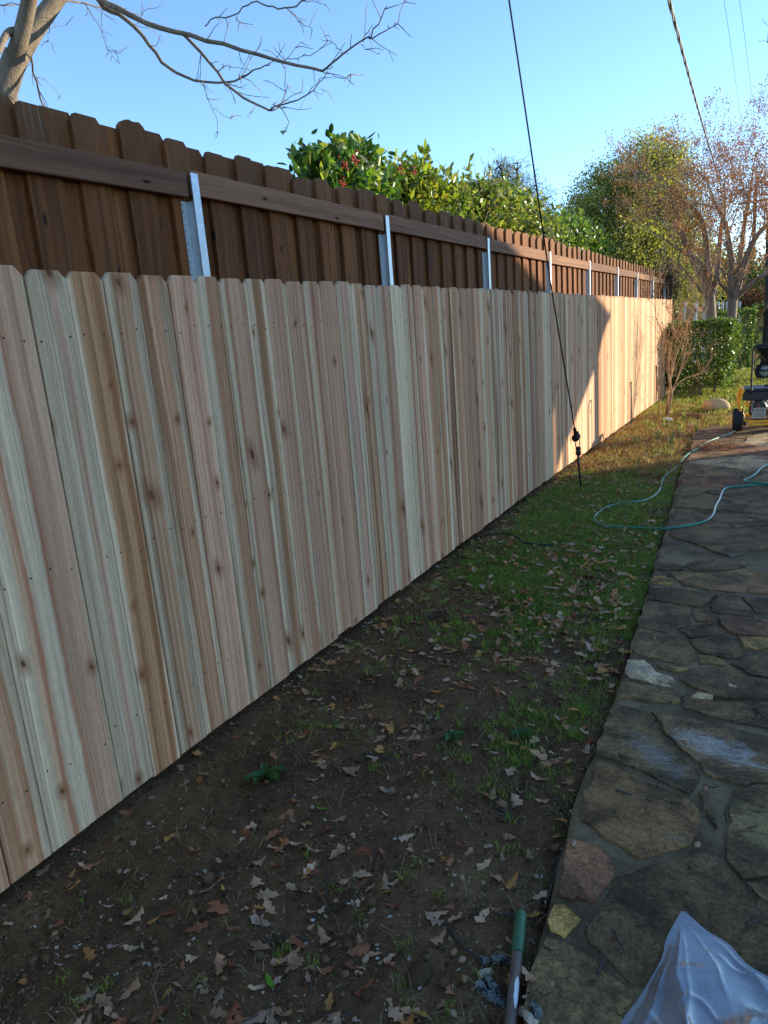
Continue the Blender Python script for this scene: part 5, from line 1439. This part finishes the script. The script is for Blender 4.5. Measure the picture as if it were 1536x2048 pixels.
# ------------------------------------------------------------------ clear plastic sheet
pt = NT('clear_plastic'); p_ = pt.coord(); n_ = pt.noise(pt.mapping(p_, (5, 5, 5)), 1.0, 4, .55)
gl = pt.n('BsdfGlossy'); pt.set(gl, 'Color', (.9, .92, .95)); pt.set(gl, 'Roughness', .24); pt.set(gl, 'Normal', pt.bump(pt.noise(p_, 30, 4, .6, dist=1.0), .12, .006))
df = pt.n('BsdfDiffuse'); pt.set(df, 'Color', (.62, .63, .66)); trn = pt.n('BsdfTransparent'); pt.set(trn, 'Color', (.93, .95, .97)); tl = pt.n('BsdfTranslucent'); pt.set(tl, 'Color', (.5, .55, .62))
m1 = pt.n('MixShader'); pt.set(m1, 0, pt.ramp(n_, [(.35, .13), (.65, .34)])); pt.set(m1, 1, trn); pt.set(m1, 2, df)
fr_ = pt.n('Fresnel'); pt.set(fr_, 'IOR', 1.5)
m2 = pt.n('MixShader'); pt.set(m2, 0, pt.math('ADD', pt.math('MULTIPLY', fr_, .8), .09, clamp=True)); pt.set(m2, 1, m1); pt.set(m2, 2, gl)
M['plastic'] = pt.finish(m2)
ap = surf(1366, 1829); le = surf(1250, 2048); re = surf(1545, 1968)
pl = thing('plastic_sheet', 'crumpled clear plastic sheet with a pointed corner on the dark flagstones', 'plastic sheet', ap)
e1 = (le - ap); e2 = (re - ap); e1.z = e2.z = 0
N_ = 90; V = []; rr = random.Random(2)
for i in range(N_ + 1):
    s_ = i / N_ * 1.7
    for j in range(N_ + 1):
        t_ = j / N_
        q = (e1 * (1 - t_) + e2 * t_) * s_
        ang = t_ * 9.0
        edge = min(t_, 1 - t_) * 2
        fold = (1 - abs(math.sin(ang * .62 + .9 + .25 * math.sin(s_ * 2.2)))) ** 2.2 * .075 + (1 - abs(math.sin(ang * 1.45 + s_ * .9))) ** 3 * .026
        fold *= .25 + 1.5 * float(vnoise(t_ * 5 + 2, s_ * 2.5))
        amp = min(1, s_ * 1.1) ** 1.6
        dome = math.sin(PI * min(1, max(0, t_))) ** .7
        z = .03 * s_ ** 1.4 * dome + fold * amp * .16 + (float(fbm(q.x * 5 + 3, q.y * 5, 2)) - .4) * .05 * amp + (1 - abs(vnoise(q.x * 14 + q.y * 9, q.y * 12 - q.x * 5) * 2 - 1)) ** 5 * .005 * amp
        V.append((q.x + (float(vnoise(s_ * 4, t_ * 3)) - .5) * .015, q.y + (float(vnoise(s_ * 4 + 9, t_ * 3)) - .5) * .015, max(.008, float(z) * (min(1, edge * 5) * .85 + .15) + .004)))
F = np.array([(i * (N_ + 1) + j, (i + 1) * (N_ + 1) + j, (i + 1) * (N_ + 1) + j + 1, i * (N_ + 1) + j + 1) for i in range(N_) for j in range(N_)], np.int32)
obj('sheet', mesh('sheet', V, F, M['plastic'], smooth=True), pl)
V2 = [(x * .985, y * .985, max(.004, z * .55)) for x, y, z in V]


# ------------------------------------------------------------------ grass, leaves, litter
def grass_density(x, y):   # share of tufts kept at a place
    pl_ = path_left(y); e = pl_ - x
    n = fbm(x * 2.6 + 4, y * 2.6, 4) / .94; n2 = fbm(x * 6 + 1, y * 6 + 8, 3) / .88
    d = np.interp(y, [0, 1.8, 2.0, 2.35, 2.55, 2.95, 3.3, 4.2, 7.0, 7.6, 12, 13.5], [.03, .05, .22, .16, .10, .22, .62, .9, .85, .30, .30, .9])
    d = d * np.clip((x - (-1.88)) / np.interp(y, [0, 2, 4, 6, 8], [.5, .5, .42, .15, .1]), .08, 1)
    d = np.where((y > 1.85) & (y < 2.6) & (e < .50) & (e > .08), d + .38, d)
    d = np.where((e < .16) & (e > 0) & (y > 1.9) & (y < 8), d + .35, d)
    th = np.interp(y, [1.5, 2.2, 3.2, 5], [.52, .47, .43, .39])
    p_ = np.clip((n * .5 + n2 * .5 - th) * 8, 0, 1)
    ok = (x < pl_ - .005) | (y > PATH_END)
    return np.where(ok & (y > .6), d * p_ + d * .06, 0)
def blades(bx, by, h, wd, lean, cols, zoff=-.004):
    n = len(bx); th = RNG.uniform(0, 2 * PI, n); ph = RNG.uniform(0, 2 * PI, n)
    z = ground_z(bx, by) + zoff
    dx, dy = np.cos(th) * lean, np.sin(th) * lean
    wx, wy = np.cos(ph) * wd / 2, np.sin(ph) * wd / 2
    b0 = np.stack([bx - wx, by - wy, z], -1); b1 = np.stack([bx + wx, by + wy, z], -1)
    mx, my, mz = bx + dx * h * .35, by + dy * h * .35, z + h * .62
    m0 = np.stack([mx - wx * .8, my - wy * .8, mz], -1); m1 = np.stack([mx + wx * .8, my + wy * .8, mz], -1)
    tx, ty, tz = bx + dx * h, by + dy * h, z + h * np.clip(1.05 - lean * .45, .3, 1)
    t0 = np.stack([tx - wx * .12, ty - wy * .12, tz], -1); t1 = np.stack([tx + wx * .12, ty + wy * .12, tz], -1)
    V = np.stack([b0, b1, m1, m0, t1, t0], 1).reshape(-1, 3)
    F = (np.arange(n)[:, None, None] * 6 + np.array([[0, 1, 2, 3], [3, 2, 4, 5]])[None]).reshape(-1, 4)
    return V, F.astype(np.int32), np.repeat(cols, 6, 0)
GR = [(0.156, 0.252, 0.0308), (0.216, 0.314, 0.0396), (0.12, 0.196, 0.0264), (0.3, 0.336, 0.0605), (0.396, 0.314, 0.0935)]
STRAW = [(.30, .22, .11), (.36, .28, .15), (.22, .15, .08), (.26, .16, .06)]
def tufts(x0, x1, y0, y1, n, per, h, wd, pal, spread, dens, w=None, lean=(.2, 1.0)):
    cx = RNG.uniform(x0, x1, n); cy = RNG.uniform(y0, y1, n); k = RNG.random(n) < dens(cx, cy); cx, cy = cx[k], cy[k]; m_ = len(cx)
    s_ = RNG.uniform(.65, 1.35, m_)
    bx = np.repeat(cx, per) + RNG.normal(0, spread, m_ * per); by = np.repeat(cy, per) + RNG.normal(0, spread, m_ * per)
    ok = (bx < path_left(by) + .01) | (by > PATH_END); bx, by = bx[ok], by[ok]; ss = np.repeat(s_, per)[ok]
    c = pick_cols(len(bx), pal, .3, w)
    return blades(bx, by, h * ss * RNG.uniform(.5, 1.3, len(bx)), wd * RNG.uniform(.7, 1.3, len(bx)), RNG.uniform(lean[0], lean[1], len(bx)), c)
def join(parts):
    V = []; F = []; C = []; o = 0
    for v, f, c in parts: V.append(v); F.append(f + o); C.append(c); o += len(v)
    return np.concatenate(V), np.concatenate(F), np.concatenate(C)
A = [tufts(-1.9, -.35, .7, 3.2, 8000, 12, .030, .0028, GR, .012, grass_density, [.28, .26, .24, .14, .08]),
     tufts(-1.9, -.45, 3.2, 5.2, 12000, 11, .029, .0034, GR, .014, grass_density, [.26, .26, .22, .16, .10]),
     tufts(-1.9, -.55, 5.2, 8.2, 11000, 10, .032, .0046, GR, .02, grass_density, [.22, .24, .18, .20, .16]),
     tufts(-1.9, -.6, 8.2, 13, 2600, 9, .06, .007, [(.16, .21, .035), (.22, .24, .05), (.30, .28, .08), (.38, .29, .10)], .03, grass_density),
     tufts(-2.6, 1.8, 12, 22, 9000, 9, .07, .012, [(.17, .24, .034), (.25, .30, .05), (.37, .35, .08), (.45, .36, .12), (.13, .18, .03)], .06, lambda x, y: np.clip(fbm(x * .9, y * .9, 3) * 1.6 - .1, .25, 1)),
     tufts(-4, 6, 22, 45, 5000, 8, .12, .03, [(.08, .11, .022), (.13, .15, .035), (.24, .20, .07)], .15, lambda x, y: np.clip(fbm(x * .5, y * .5, 3) * 1.6 - .2, .1, 1))]
V, F, C = join(A); obj('grass', mesh('grass', V, F, M['grass'], cols=C), kind='stuff')
A = [tufts(-1.9, -.4, .7, 4.5, 1100, 7, .05, .0020, STRAW, .02, lambda x, y: np.full(len(x), .5), lean=(.8, 1.8)),
     tufts(-1.9, -.5, 4.5, 7.5, 1300, 7, .05, .003, STRAW, .03, lambda x, y: np.full(len(x), .5), lean=(.8, 1.7)),
     tufts(-1.9, -.55, 7.2, 13.5, 4200, 8, .085, .0055, [(.36, .21, .08), (.44, .28, .10), (.28, .14, .055), (.40, .30, .13)], .035, lambda x, y: np.clip(fbm(x * 2, y * 2, 3) * 2 - .62, .04, 1), lean=(.5, 1.7))]
V, F, C = join(A); obj('dry_grass', mesh('dry_grass', V, F, M['grass'], cols=C), kind='stuff')

# leaves: lobed oak leaves, cupped and curled, in eight shapes
lf = NT('oak_leaf'); oi = lf.n('ObjectInfo'); at = lf.n('Attribute', _attribute_name='Col'); p_ = lf.coord()
cc = lf.mix(1.0, at.outputs['Color'], oi.outputs['Color'], 'MULTIPLY'); lx, ly_, lz = lf.sep(p_)
vein = lf.math('LESS_THAN', lf.math('ABSOLUTE', lx), .0011)
cc = lf.mix(lf.math('MULTIPLY', vein, .35), cc, lf.mix(1.0, cc, (1.5, 1.4, 1.3), 'MULTIPLY'))
cc = lf.mix(.8, cc, lf.ramp(lf.noise(lf.pos(), 60, 4, .65), [(.3, .62), (.5, 1.0), (.75, 1.3)]), 'MULTIPLY')
bb = lf.bsdf(cc, .85, spec=.08); tt = lf.n('BsdfTranslucent'); lf.set(tt, 'Color', cc); mm_ = lf.n('MixShader'); lf.set(mm_, 0, .15); lf.set(mm_, 1, bb); lf.set(mm_, 2, tt)
M['oakleaf'] = lf.finish(mm_)
def oak_leaf(seed, simple=False):
    r = random.Random(seed); L = 1.0; rows = 7 if simple else 13
    nl = r.choice((2, 2, 3)); V = []; F = []
    curl = r.uniform(-.9, 1.3); fold = r.uniform(.05, .55) * r.choice((1, 1, -1)); tw = r.uniform(-.6, .6); ph = r.uniform(-.1, .1)
    wmax = r.uniform(.25, .36)
    for i in range(rows):
        t = i / (rows - 1)
        env = (math.sin(PI * min(1, t * 1.04 + .0)) ** .55) * (.55 + .75 * t if t < .75 else 1.11 - 1.3 * (t - .75))
        for sgn in (-1, 0, 1):
            lob = .42 + .58 * (0.5 + .5 * math.sin(2 * PI * (t * nl + ph * sgn) - 1.2)) ** .8
            wv = 0 if sgn == 0 else sgn * max(.012, wmax * env * lob * r.uniform(.85, 1.12))
            if i == 0 or i == rows - 1: wv *= .25
            y = t * L - .5 + (.06 * abs(wv) / wmax if sgn else 0)
            z = curl * .16 * ((t - .5) ** 2 * 4) + abs(wv) * fold + tw * wv * (t - .5) + r.gauss(0, .008)
            V.append((wv, y, z))
        if i:
            a = (i - 1) * 3; b = i * 3
            F += [(a, a + 1, b + 1, b), (a + 1, a + 2, b + 2, b + 1)]
    V = np.array(V); 
    if not simple:   # stalk
        k = len(V); V = np.concatenate([V, [(-.008, -.5, V[1][2]), (.008, -.5, V[1][2]), (.006, -.66, V[1][2] + .03), (-.006, -.66, V[1][2] + .03)]]); F.append((k, k + 1, k + 2, k + 3))
    V[:, 2] -= np.percentile(V[:, 2], 12)
    return V, np.array(F, np.int32)
def leaf_density(x, y):
    d = np.interp(y, [.5, 1.0, 1.8, 2.5, 2.9, 3.4, 4.0, 4.6, 6.4, 7.0, 9, 11.5, 13], [200, 215, 235, 270, 400, 520, 380, 240, 190, 380, 420, 220, 40])
    mid = np.exp(-((x - (path_left(y) - .45)) / .42) ** 2)
    d = d * np.where(y < 2.4, .6 + .6 * mid, np.where(y < 4.6, .35 + .8 * mid, .8))
    d = d * np.where(y < 2.2, np.where(x > -1.5, 1.0, .55), 1.0)
    d = d * np.where(x < -1.76, 1.9, 1.0)
    return d * (.35 + 1.3 * np.clip((fbm(x * 3.3 + 7, y * 3.3, 3) / .88 - .3) * 2.2, 0, 1.5))
def sample(dens, x0, x1, y0, y1, dmax):
    n = int((x1 - x0) * (y1 - y0) * dmax); x = RNG.uniform(x0, x1, n); y = RNG.uniform(y0, y1, n)
    k = (RNG.random(n) * dmax < dens(x, y)) & (x < path_left(y) - .02); return x[k], y[k]
lxs, lys = sample(leaf_density, -1.93, -.42, .75, 13.0, 1500)
# a few on the flagstones
fx = np.array([surf(x, y).x for x, y in ((1465, 1375), (1385, 1128), (1500, 1042), (1420, 1250), (1310, 1165), (1390, 945), (1470, 930), (1340, 1105), (1505, 1000), (1500, 1180), (1060, 1990))]); fy = np.array([surf(x, y).y for x, y in ((1465, 1375), (1385, 1128), (1500, 1042), (1420, 1250), (1310, 1165), (1390, 945), (1470, 930), (1340, 1105), (1505, 1000), (1500, 1180), (1060, 1990))])
nfl = len(fx); lxs = np.concatenate([fx, lxs]); lys = np.concatenate([fy, lys])
TONES = {'tan': [(.50, .275, .15), (.55, .325, .185), (.42, .22, .115)], 'greyish': [(.38, .24, .15), (.43, .285, .185)], 'reddish brown': [(.29, .093, .042), (.35, .127, .06), (.42, .165, .08)], 'orange brown': [(.48, .20, .055), (.53, .25, .07)]}
tn = list(TONES)
def in_view(x, y, z):
    d = Vector((x, y, z)) - EYE; f = d.dot(_fw)
    if f < .2: return False
    u, v = 768 + F_PX * d.dot(_rt) / f, 1024 - F_PX * d.dot(_up) / f
    return -10 < u < 1546 and -10 < v < 2058
order = sorted(range(len(lxs)), key=lambda i: (0 if i < nfl else 1, math.hypot(lxs[i], lys[i])))
LM = [oak_leaf(100 + i) for i in range(10)]; LMs = [oak_leaf(200 + i, True) for i in range(8)]
leaf_me = [mesh('oak_leaf', v, f, M['oakleaf'], cols=np.ones((len(v), 3))) for v, f in LM]
rl = random.Random(99); cnt = 0; SV = []; SF = []; SC = []; so_ = 0
for i in order:
    x, y = float(lxs[i]), float(lys[i]); onp = i < nfl
    gd = float(grass_density(np.array([x]), np.array([y]))[0])
    z = (float(base_z(y)) + .043) if onp else gz(x, y) + (.024 if gd > .25 else .028 * rl.random() if y > 6.8 else .004)
    tone = rl.choices(tn, [.50, .12, .24, .14] if y < 6.8 else [.3, .1, .3, .3])[0]
    c = rl.choice(TONES[tone]); j = rl.uniform(.75, 1.25); c = tuple(q * j for q in c)
    size = rl.choices((rl.uniform(.042, .074), rl.uniform(.022, .04)), [.5, .5])[0]
    rot = (rl.gauss(0, .22), rl.gauss(0, .22), rl.uniform(0, 2 * PI))
    if cnt < 290 and in_view(x, y, z):
        o = obj('oak_leaf', rl.choice(leaf_me), None, (x, y, z), rot); o.scale = (size * rl.uniform(.8, 1.2), size, size); o.color = (*c, 1)
        ed = float(path_left(y)) - x
        place = 'the flagstones' if onp else ('the grass close to the path edge' if ed < .35 else 'grass in mid strip') if gd > .25 else 'soil close under the new fence' if x < -1.5 else 'soil along the path edge' if ed < .22 else 'bare soil nearest the camera' if y < 1.45 else 'bare soil before the first grass' if y < 2.2 else 'soil where grass begins'
        szw = 'big' if size > .068 else 'mid sized' if size > .042 else 'small'
        tag(o, f"{szw} {tone} lobed oak leaf fallen on {place}", 'leaf', f"{szw} {tone} oak leaves on {place}"); cnt += 1
    else:
        v, f = LMs[rl.randrange(8)]
        R = np.array(Euler(rot).to_matrix()); w = (v * np.array([size, size, size])) @ R.T + np.array([x, y, z])
        SV.append(w); SF.append(f + so_); SC.append(np.tile(c, (len(v), 1))); so_ += len(v)
lo_ = obj('leaf_litter', mesh('leaf_litter', np.concatenate(SV), np.concatenate(SF), M['oakleaf'], cols=np.concatenate(SC)), kind='stuff'); lo_.color = (1, 1, 1, 1)
# three fresh green leaves
for lab, (x, y) in (('fresh green leaf lying on bare soil near the fence bottom', (163, 1808)), ('small fresh green leaf on bare soil at the bottom edge', (540, 1970)), ('fresh green leaf on the soil beside a weed', (643, 1623))):
    p = surf(x, y); v, f = LM[3]; nv = v.copy(); nv[:, 0] = np.sign(nv[:, 0]) * .2 * np.sin(np.clip(nv[:, 1] + .5, 0, 1) * PI); o = obj('green_leaf', mesh('green_leaf', nv, f, M['oakleaf'], cols=np.ones((len(nv), 3))), None, (p.x, p.y, p.z + .012), (.5, .1, rl.uniform(0, 6))); o.scale = (.04, .042, .04); o.color = (.10, .22, .02, 1); tag(o, lab, 'leaf')

# chips of bark and straw, bits of shell and grit
n = 20000; x = RNG.uniform(-1.95, -.4, n); y = .7 + 6.0 * RNG.random(n) ** 1.7; k = x < path_left(y) - .005; x, y = x[k], y[k]
x = np.concatenate([x, RNG.uniform(-.45, 1.5, 500)]); y = np.concatenate([y, 1.0 + 5 * RNG.random(500) ** 1.5]); n = len(x)
onp = x > path_left(y) - .01
z = np.where(onp, base_z(y) + .042, ground_z(x, y) + .002)
sz = np.minimum(np.exp(RNG.normal(math.log(.0058), .6, n)), .016); asp = RNG.choice([.15, .3, .6, .9], n, p=[.25, .3, .25, .2])
d = RNG.normal(size=(n, 3)) * np.array([1, 1, .25]); 
cols = pick_cols(n, [(.22, .135, .07), (.32, .22, .13), (.13, .08, .05), (.42, .34, .25), (.08, .055, .042), (.50, .45, .38)], .25, [.29, .23, .2, .12, .14, .02])
d /= np.linalg.norm(d, axis=1, keepdims=True); r = np.cross(d, np.array([0, 0, 1.0]) + RNG.normal(size=(n, 3)) * .3); r /= np.linalg.norm(r, axis=1, keepdims=True)
P = np.stack([x, y, z], -1); S = sz[:, None]; W_ = (sz * asp)[:, None] * .5
V = np.stack([P - d * S * .5 - r * W_ * .6, P - d * S * .1 + r * W_, P + d * S * .5 + r * W_ * .4, P + d * S * .2 - r * W_], 1).reshape(-1, 3); V[:, 2] += .002
F = (np.arange(n)[:, None] * 4 + np.array([[0, 1, 2, 3]])).astype(np.int32)
obj('soil_debris', mesh('soil_debris', V, F, M['dryleaf'], cols=np.repeat(cols, 4, 0)), kind='stuff')
# clods and pebbles
bm = bmesh.new(); bmesh.ops.create_icosphere(bm, subdivisions=1, radius=1); ib = np.array([v.co[:] for v in bm.verts]); ifc = np.array([[v.index for v in f.verts] for f in bm.faces], np.int32); bm.free()
n = 1500; x = RNG.uniform(-1.9, -.45, n); y = .8 + 4.2 * RNG.random(n) ** 1.5; k = x < path_left(y) - .01; x, y = x[k], y[k]; n = len(x)
sz = np.exp(RNG.normal(math.log(.0055), .5, n)); V = (ib[None] * (1 + RNG.normal(0, .16, (n, len(ib), 1)))) * (sz[:, None, None] * RNG.uniform(.6, 1.3, (n, 1, 3))); V += np.stack([x, y, ground_z(x, y) + sz * .25], -1)[:, None]
F = (np.arange(n)[:, None, None] * len(ib) + ifc[None]).reshape(-1, 3).astype(np.int32)
cols = pick_cols(n, [(.13, .074, .037), (.17, .10, .05), (.095, .053, .027), (.32, .23, .15), (.24, .13, .065)], .2, [.36, .34, .26, .012, .028])
obj('soil_clods', mesh('soil_clods', V.reshape(-1, 3), F, M['dryleaf'], cols=np.repeat(cols, len(ib), 0)), kind='stuff')

# acorns
def acorn(loc, rot, s_, mt, lab, grp):
    o = MB().lathe([(.0006, -.5), (.22, -.42), (.36, -.2), (.40, .05), (.34, .28), (.2, .42), (.05, .5), (.012, .56)], 12, (0, 1, 0)).build('acorn', M[mt], None, smooth=True)
    o.location = loc; o.rotation_euler = rot; o.scale = (s_, s_, s_); return tag(o, lab, 'acorn', grp)
AC = [((908, 1910), 'acorn', 'glossy brown acorn left of the green sleeve'), ((929, 1963), 'acorn', 'glossy brown acorn nearest the lichen covered sticks'), ((925, 1925), 'acornpale', 'pale narrow acorn between two brown ones'), ((1395, 1694), 'acornpale', 'pale acorn at the joint of two dark flagstones'), ((1147, 1692), 'acornpale', 'pale acorn on the mortar edge by the brown flagstone'), ((1410, 1581), 'acorn', 'brown acorn in the joint beside a thin flagstone sliver'), ((1308, 1280), 'acorn', 'dark acorn on the olive brown flagstone'), ((1486, 1129), 'acornpale', 'pale acorn on the dark flagstones near the right edge')]
for (x, y), mt, lab in AC:
    p = surf(x, y); acorn((p.x, p.y, p.z + .008), (rl.gauss(0, .2), 0, rl.uniform(0, 6.3)), .021, mt, lab, None)
for i in range(34):
    y = .95 + 2.6 * rl.random() ** 1.4; x = rl.uniform(-1.75, float(path_left(y)) - .05); mt = rl.choice(('acorn', 'acornpale', 'acornpale'))
    acorn((x, y, gz(x, y) + .005), (rl.gauss(0, .3), 0, rl.uniform(0, 6.3)), rl.uniform(.014, .021), mt, ('brown' if mt == 'acorn' else 'pale') + ' acorn lying among litter on the soil', ('brown' if mt == 'acorn' else 'pale') + ' acorns on the soil')

# twigs
def twig(P, r, lab, grp=None):
    b0 = P[0].copy(); o = MB().tube([p - b0 for p in P], taper(len(P), r, r * .6), 6).build('twig', M['twig'], None, smooth=True); o.location = b0; return tag(o, lab, 'twig', grp)
c1 = lambda *q: [(1036 + a / 3.072, 1380 + b / 3.072) for a, b in q]
c2 = lambda *q: [(1036 + a / 3.072, 1700 + b / 3.072) for a, b in q]
c3 = lambda *q: [(1186 + a / 4.389, 1100 + b / 4.389) for a, b in q]
for pts_, r_, lab in ((c1((620, 405), (665, 420), (708, 437)), .0035, 'short straight twig, upper of two side by side on the path edge'), (c1((628, 420), (682, 447)), .003, 'short straight twig, lower of two side by side on the path edge'), (c1((602, 625), (645, 640), (693, 655)), .004, 'straight twig across the ochre patch of the big brown flagstone'), (c1((788, 676), (822, 697)), .003, 'tiny twig on the darker half of the big brown flagstone'),
    (c1((1280, 825), (1272, 748), (1305, 692)), .004, 'bent twig beside the yellowish flagstone'), (c1((1455, 120), (1480, 142), (1510, 180)), .0035, 'slim twig above the long mortar joint'), (c1((855, 590), (890, 568), (925, 553)), .003, 'dark twig pointing from the joint above the big brown flagstone'), (c1((1140, 590), (1190, 615), (1235, 600)), .003, 'thin twig by the brown acorn in the joint'),
    (c2((585, 508), (620, 575), (655, 648)), .004, 'slanting dark twig on the big dark flagstone'), (c2((485, 770), (510, 730), (538, 680)), .0055, 'thick grey twig below the slanting one'), (c2((322, 588), (400, 625), (482, 660)), .003, 'thin twig along the joint under the yellow flagstone'), (c2((1403, 470), (1460, 450), (1516, 434)), .0055, 'stubby grey twig right of the plastic sheet corner'), (c2((490, 455), (497, 410)), .003, 'tiny twig near the mortar left of the dark flagstone'), (c2((1410, 235), (1440, 285), (1475, 318)), .003, 'thin crooked twig near the right edge'),
    (c3((1102, 638), (1160, 610), (1172, 582)), .004, 'angled pale twig over the reddish flagstone'), (c3((862, 716), (902, 698)), .003, 'tiny twig near the rounded small flagstone'), (c1((1420, 858), (1474, 842)), .003, 'short dark twig on the yellowish flagstone'),
    ([(1095, 1805), (1108, 1760), (1120, 1715), (1132, 1690)], .005, 'long dark root along the path edge'), ([(722, 1508), (760, 1516), (792, 1524)], .004, 'slim dark twig on bare soil left of the grass patch'), ([(857, 1449), (870, 1435), (893, 1420)], .006, 'short thick dark stick at the edge of the grass'), ([(985, 1615), (1010, 1628), (1040, 1648)], .004, 'thin twig on soil close to the path'), ([(890, 1850), (920, 1890), (960, 1925), (985, 1938)], .0035, 'long reddish twig running to the green sleeve'), ([(995, 1830), (1030, 1838), (1050, 1835)], .005, 'grey twig lying at the tip of the green sleeve'), ([(620, 1990), (625, 1960), (632, 1935)], .003, 'upright looking thin twig on the soil at the bottom edge'), ([(650, 1800), (655, 1770), (652, 1740)], .003, 'thin curved twig on bare soil')):
    P = [surf(x, y) + Vector((0, 0, r_ + .003)) for x, y in pts_]; P = smooth_path(P, 1); twig([p + Vector((rl.gauss(0, .0015), rl.gauss(0, .0015), 0)) for p in P], r_, lab)
for i in range(46):
    y = .9 + 4.6 * rl.random() ** 1.3; x = rl.uniform(-1.8, float(path_left(y)) - .08); th = rl.uniform(0, 6.3); L = rl.uniform(.05, .2); P = []
    for q in range(4):
        xx, yy = x + math.cos(th) * L * q / 3, y + math.sin(th) * L * q / 3; th += rl.gauss(0, .25)
        if xx > float(path_left(yy)) - .02: xx = float(path_left(yy)) - .02
        P.append(Vector((xx, yy, gz(xx, yy) + .004 + rl.uniform(0, .008))))
    wh = 'close under the new fence' if x < -1.4 else 'near the path edge' if float(path_left(y)) - x < .35 else 'in the middle of the bare soil' if y < 2.3 else 'among the grass and leaves'
    twig(P, rl.uniform(.0014, .003), 'thin fallen twig lying ' + wh, 'thin twigs ' + wh)

# strap leaved plants and weeds
def strap_plant(name, lab, p, n, L, w_, pal, seed, cat='plant', grp=None):
    r = random.Random(seed); root = thing(name, lab, cat, p, 0, grp)
    for k in range(n):
        th = r.uniform(0, 6.28); ln = r.uniform(.15, .75); l_ = L * r.uniform(.6, 1.15); V = []; F = []; w2 = w_ * r.uniform(.7, 1.2)
        for i in range(5):
            t = i / 4; rad = ln * l_ * t ** 1.5 * .8; zz = l_ * (t - ln * .45 * t * t); s2 = w2 * (1 - t ** 2.2) * .5 + .0008
            cx, cy = math.cos(th) * (rad + .012), math.sin(th) * (rad + .012); V += [(cx - math.sin(th) * s2, cy + math.cos(th) * s2, zz), (cx, cy, zz + s2 * .3), (cx + math.sin(th) * s2, cy - math.cos(th) * s2, zz)]
        for i in range(4): F += [(i * 3, i * 3 + 1, i * 3 + 4, i * 3 + 3), (i * 3 + 1, i * 3 + 2, i * 3 + 5, i * 3 + 4)]
        c = np.array(r.choice(pal)) * r.uniform(.8, 1.2); obj('leaf', mesh('leaf', V, np.array(F, np.int32), M['grass'], cols=np.tile(c, (15, 1))), root)
    return root
IR = [(.14, .19, .07), (.20, .24, .09), (.10, .15, .05), (.32, .28, .12)]
for i, ((x, y), lab) in enumerate((((1296, 856), 'strap leaved plant closest to the sunlit fence'), ((1272, 893), 'strap leaved plant at the fence foot in the leaf mulch'), ((1318, 885), 'strap leaved plant among orange dry grass, front of the group'), ((1330, 860), 'strap leaved plant just below the white scrap'), ((1358, 868), 'strap leaved plant between the white scrap and the path'), ((1392, 862), 'strap leaved plant at the path end near the edging board'), ((1345, 893), 'strap leaved plant beside the green hose'), ((1370, 842), 'strap leaved plant touching the edging board'))):
    strap_plant('iris_plant', lab, surf(x, y) - Vector((0, 0, .01)), 11, .22, .016, IR, 300 + i, 'plant', 'strap leaved plants in the mulch')
strap_plant('iris_plant', 'pale green strap leaved clump near the clay clods behind the machine', surf(1482, 708), 14, .34, .03, [(.24, .30, .08), (.30, .34, .12)], 320)
def rosette(lab, p, n, L, seed):
    r = random.Random(seed); root = thing('weed', lab, 'weed', p)
    for k in range(n):
        th = 2.4 * k + r.uniform(-.3, .3); l_ = L * r.uniform(.6, 1.1); V = []; F = []
        for i in range(5):
            t = i / 4; wv = .22 * l_ * (math.sin(PI * min(1, t * .93 + .04)) ** .7); z_ = .25 * l_ * math.sin(PI * t * .8) + .004
            a_ = Vector((math.cos(th), math.sin(th), 0)) * (t * l_); b__ = Vector((-math.sin(th), math.cos(th), 0)) * wv
            V += [tuple(a_ - b__ + Vector((0, 0, z_ + .01))), tuple(a_ + Vector((0, 0, z_))), tuple(a_ + b__ + Vector((0, 0, z_ + .01)))]
        for i in range(4): F += [(i * 3, i * 3 + 1, i * 3 + 4, i * 3 + 3), (i * 3 + 1, i * 3 + 2, i * 3 + 5, i * 3 + 4)]
        c = np.array((.06, .15, .03)) * r.uniform(.7, 1.3); obj('leaf', mesh('leaf', V, np.array(F, np.int32), M['leafgloss'], cols=np.tile(c, (15, 1))), root)
rosette('broad leaved green weed on bare soil in front of the fence', surf(530, 1555), 9, .075, 1); rosette('broad leaved weed on the soil left of the path corner', surf(1040, 1475), 8, .05, 2); rosette('small broad leaved weed in the grass strip beside the path', surf(905, 1480), 7, .045, 3)
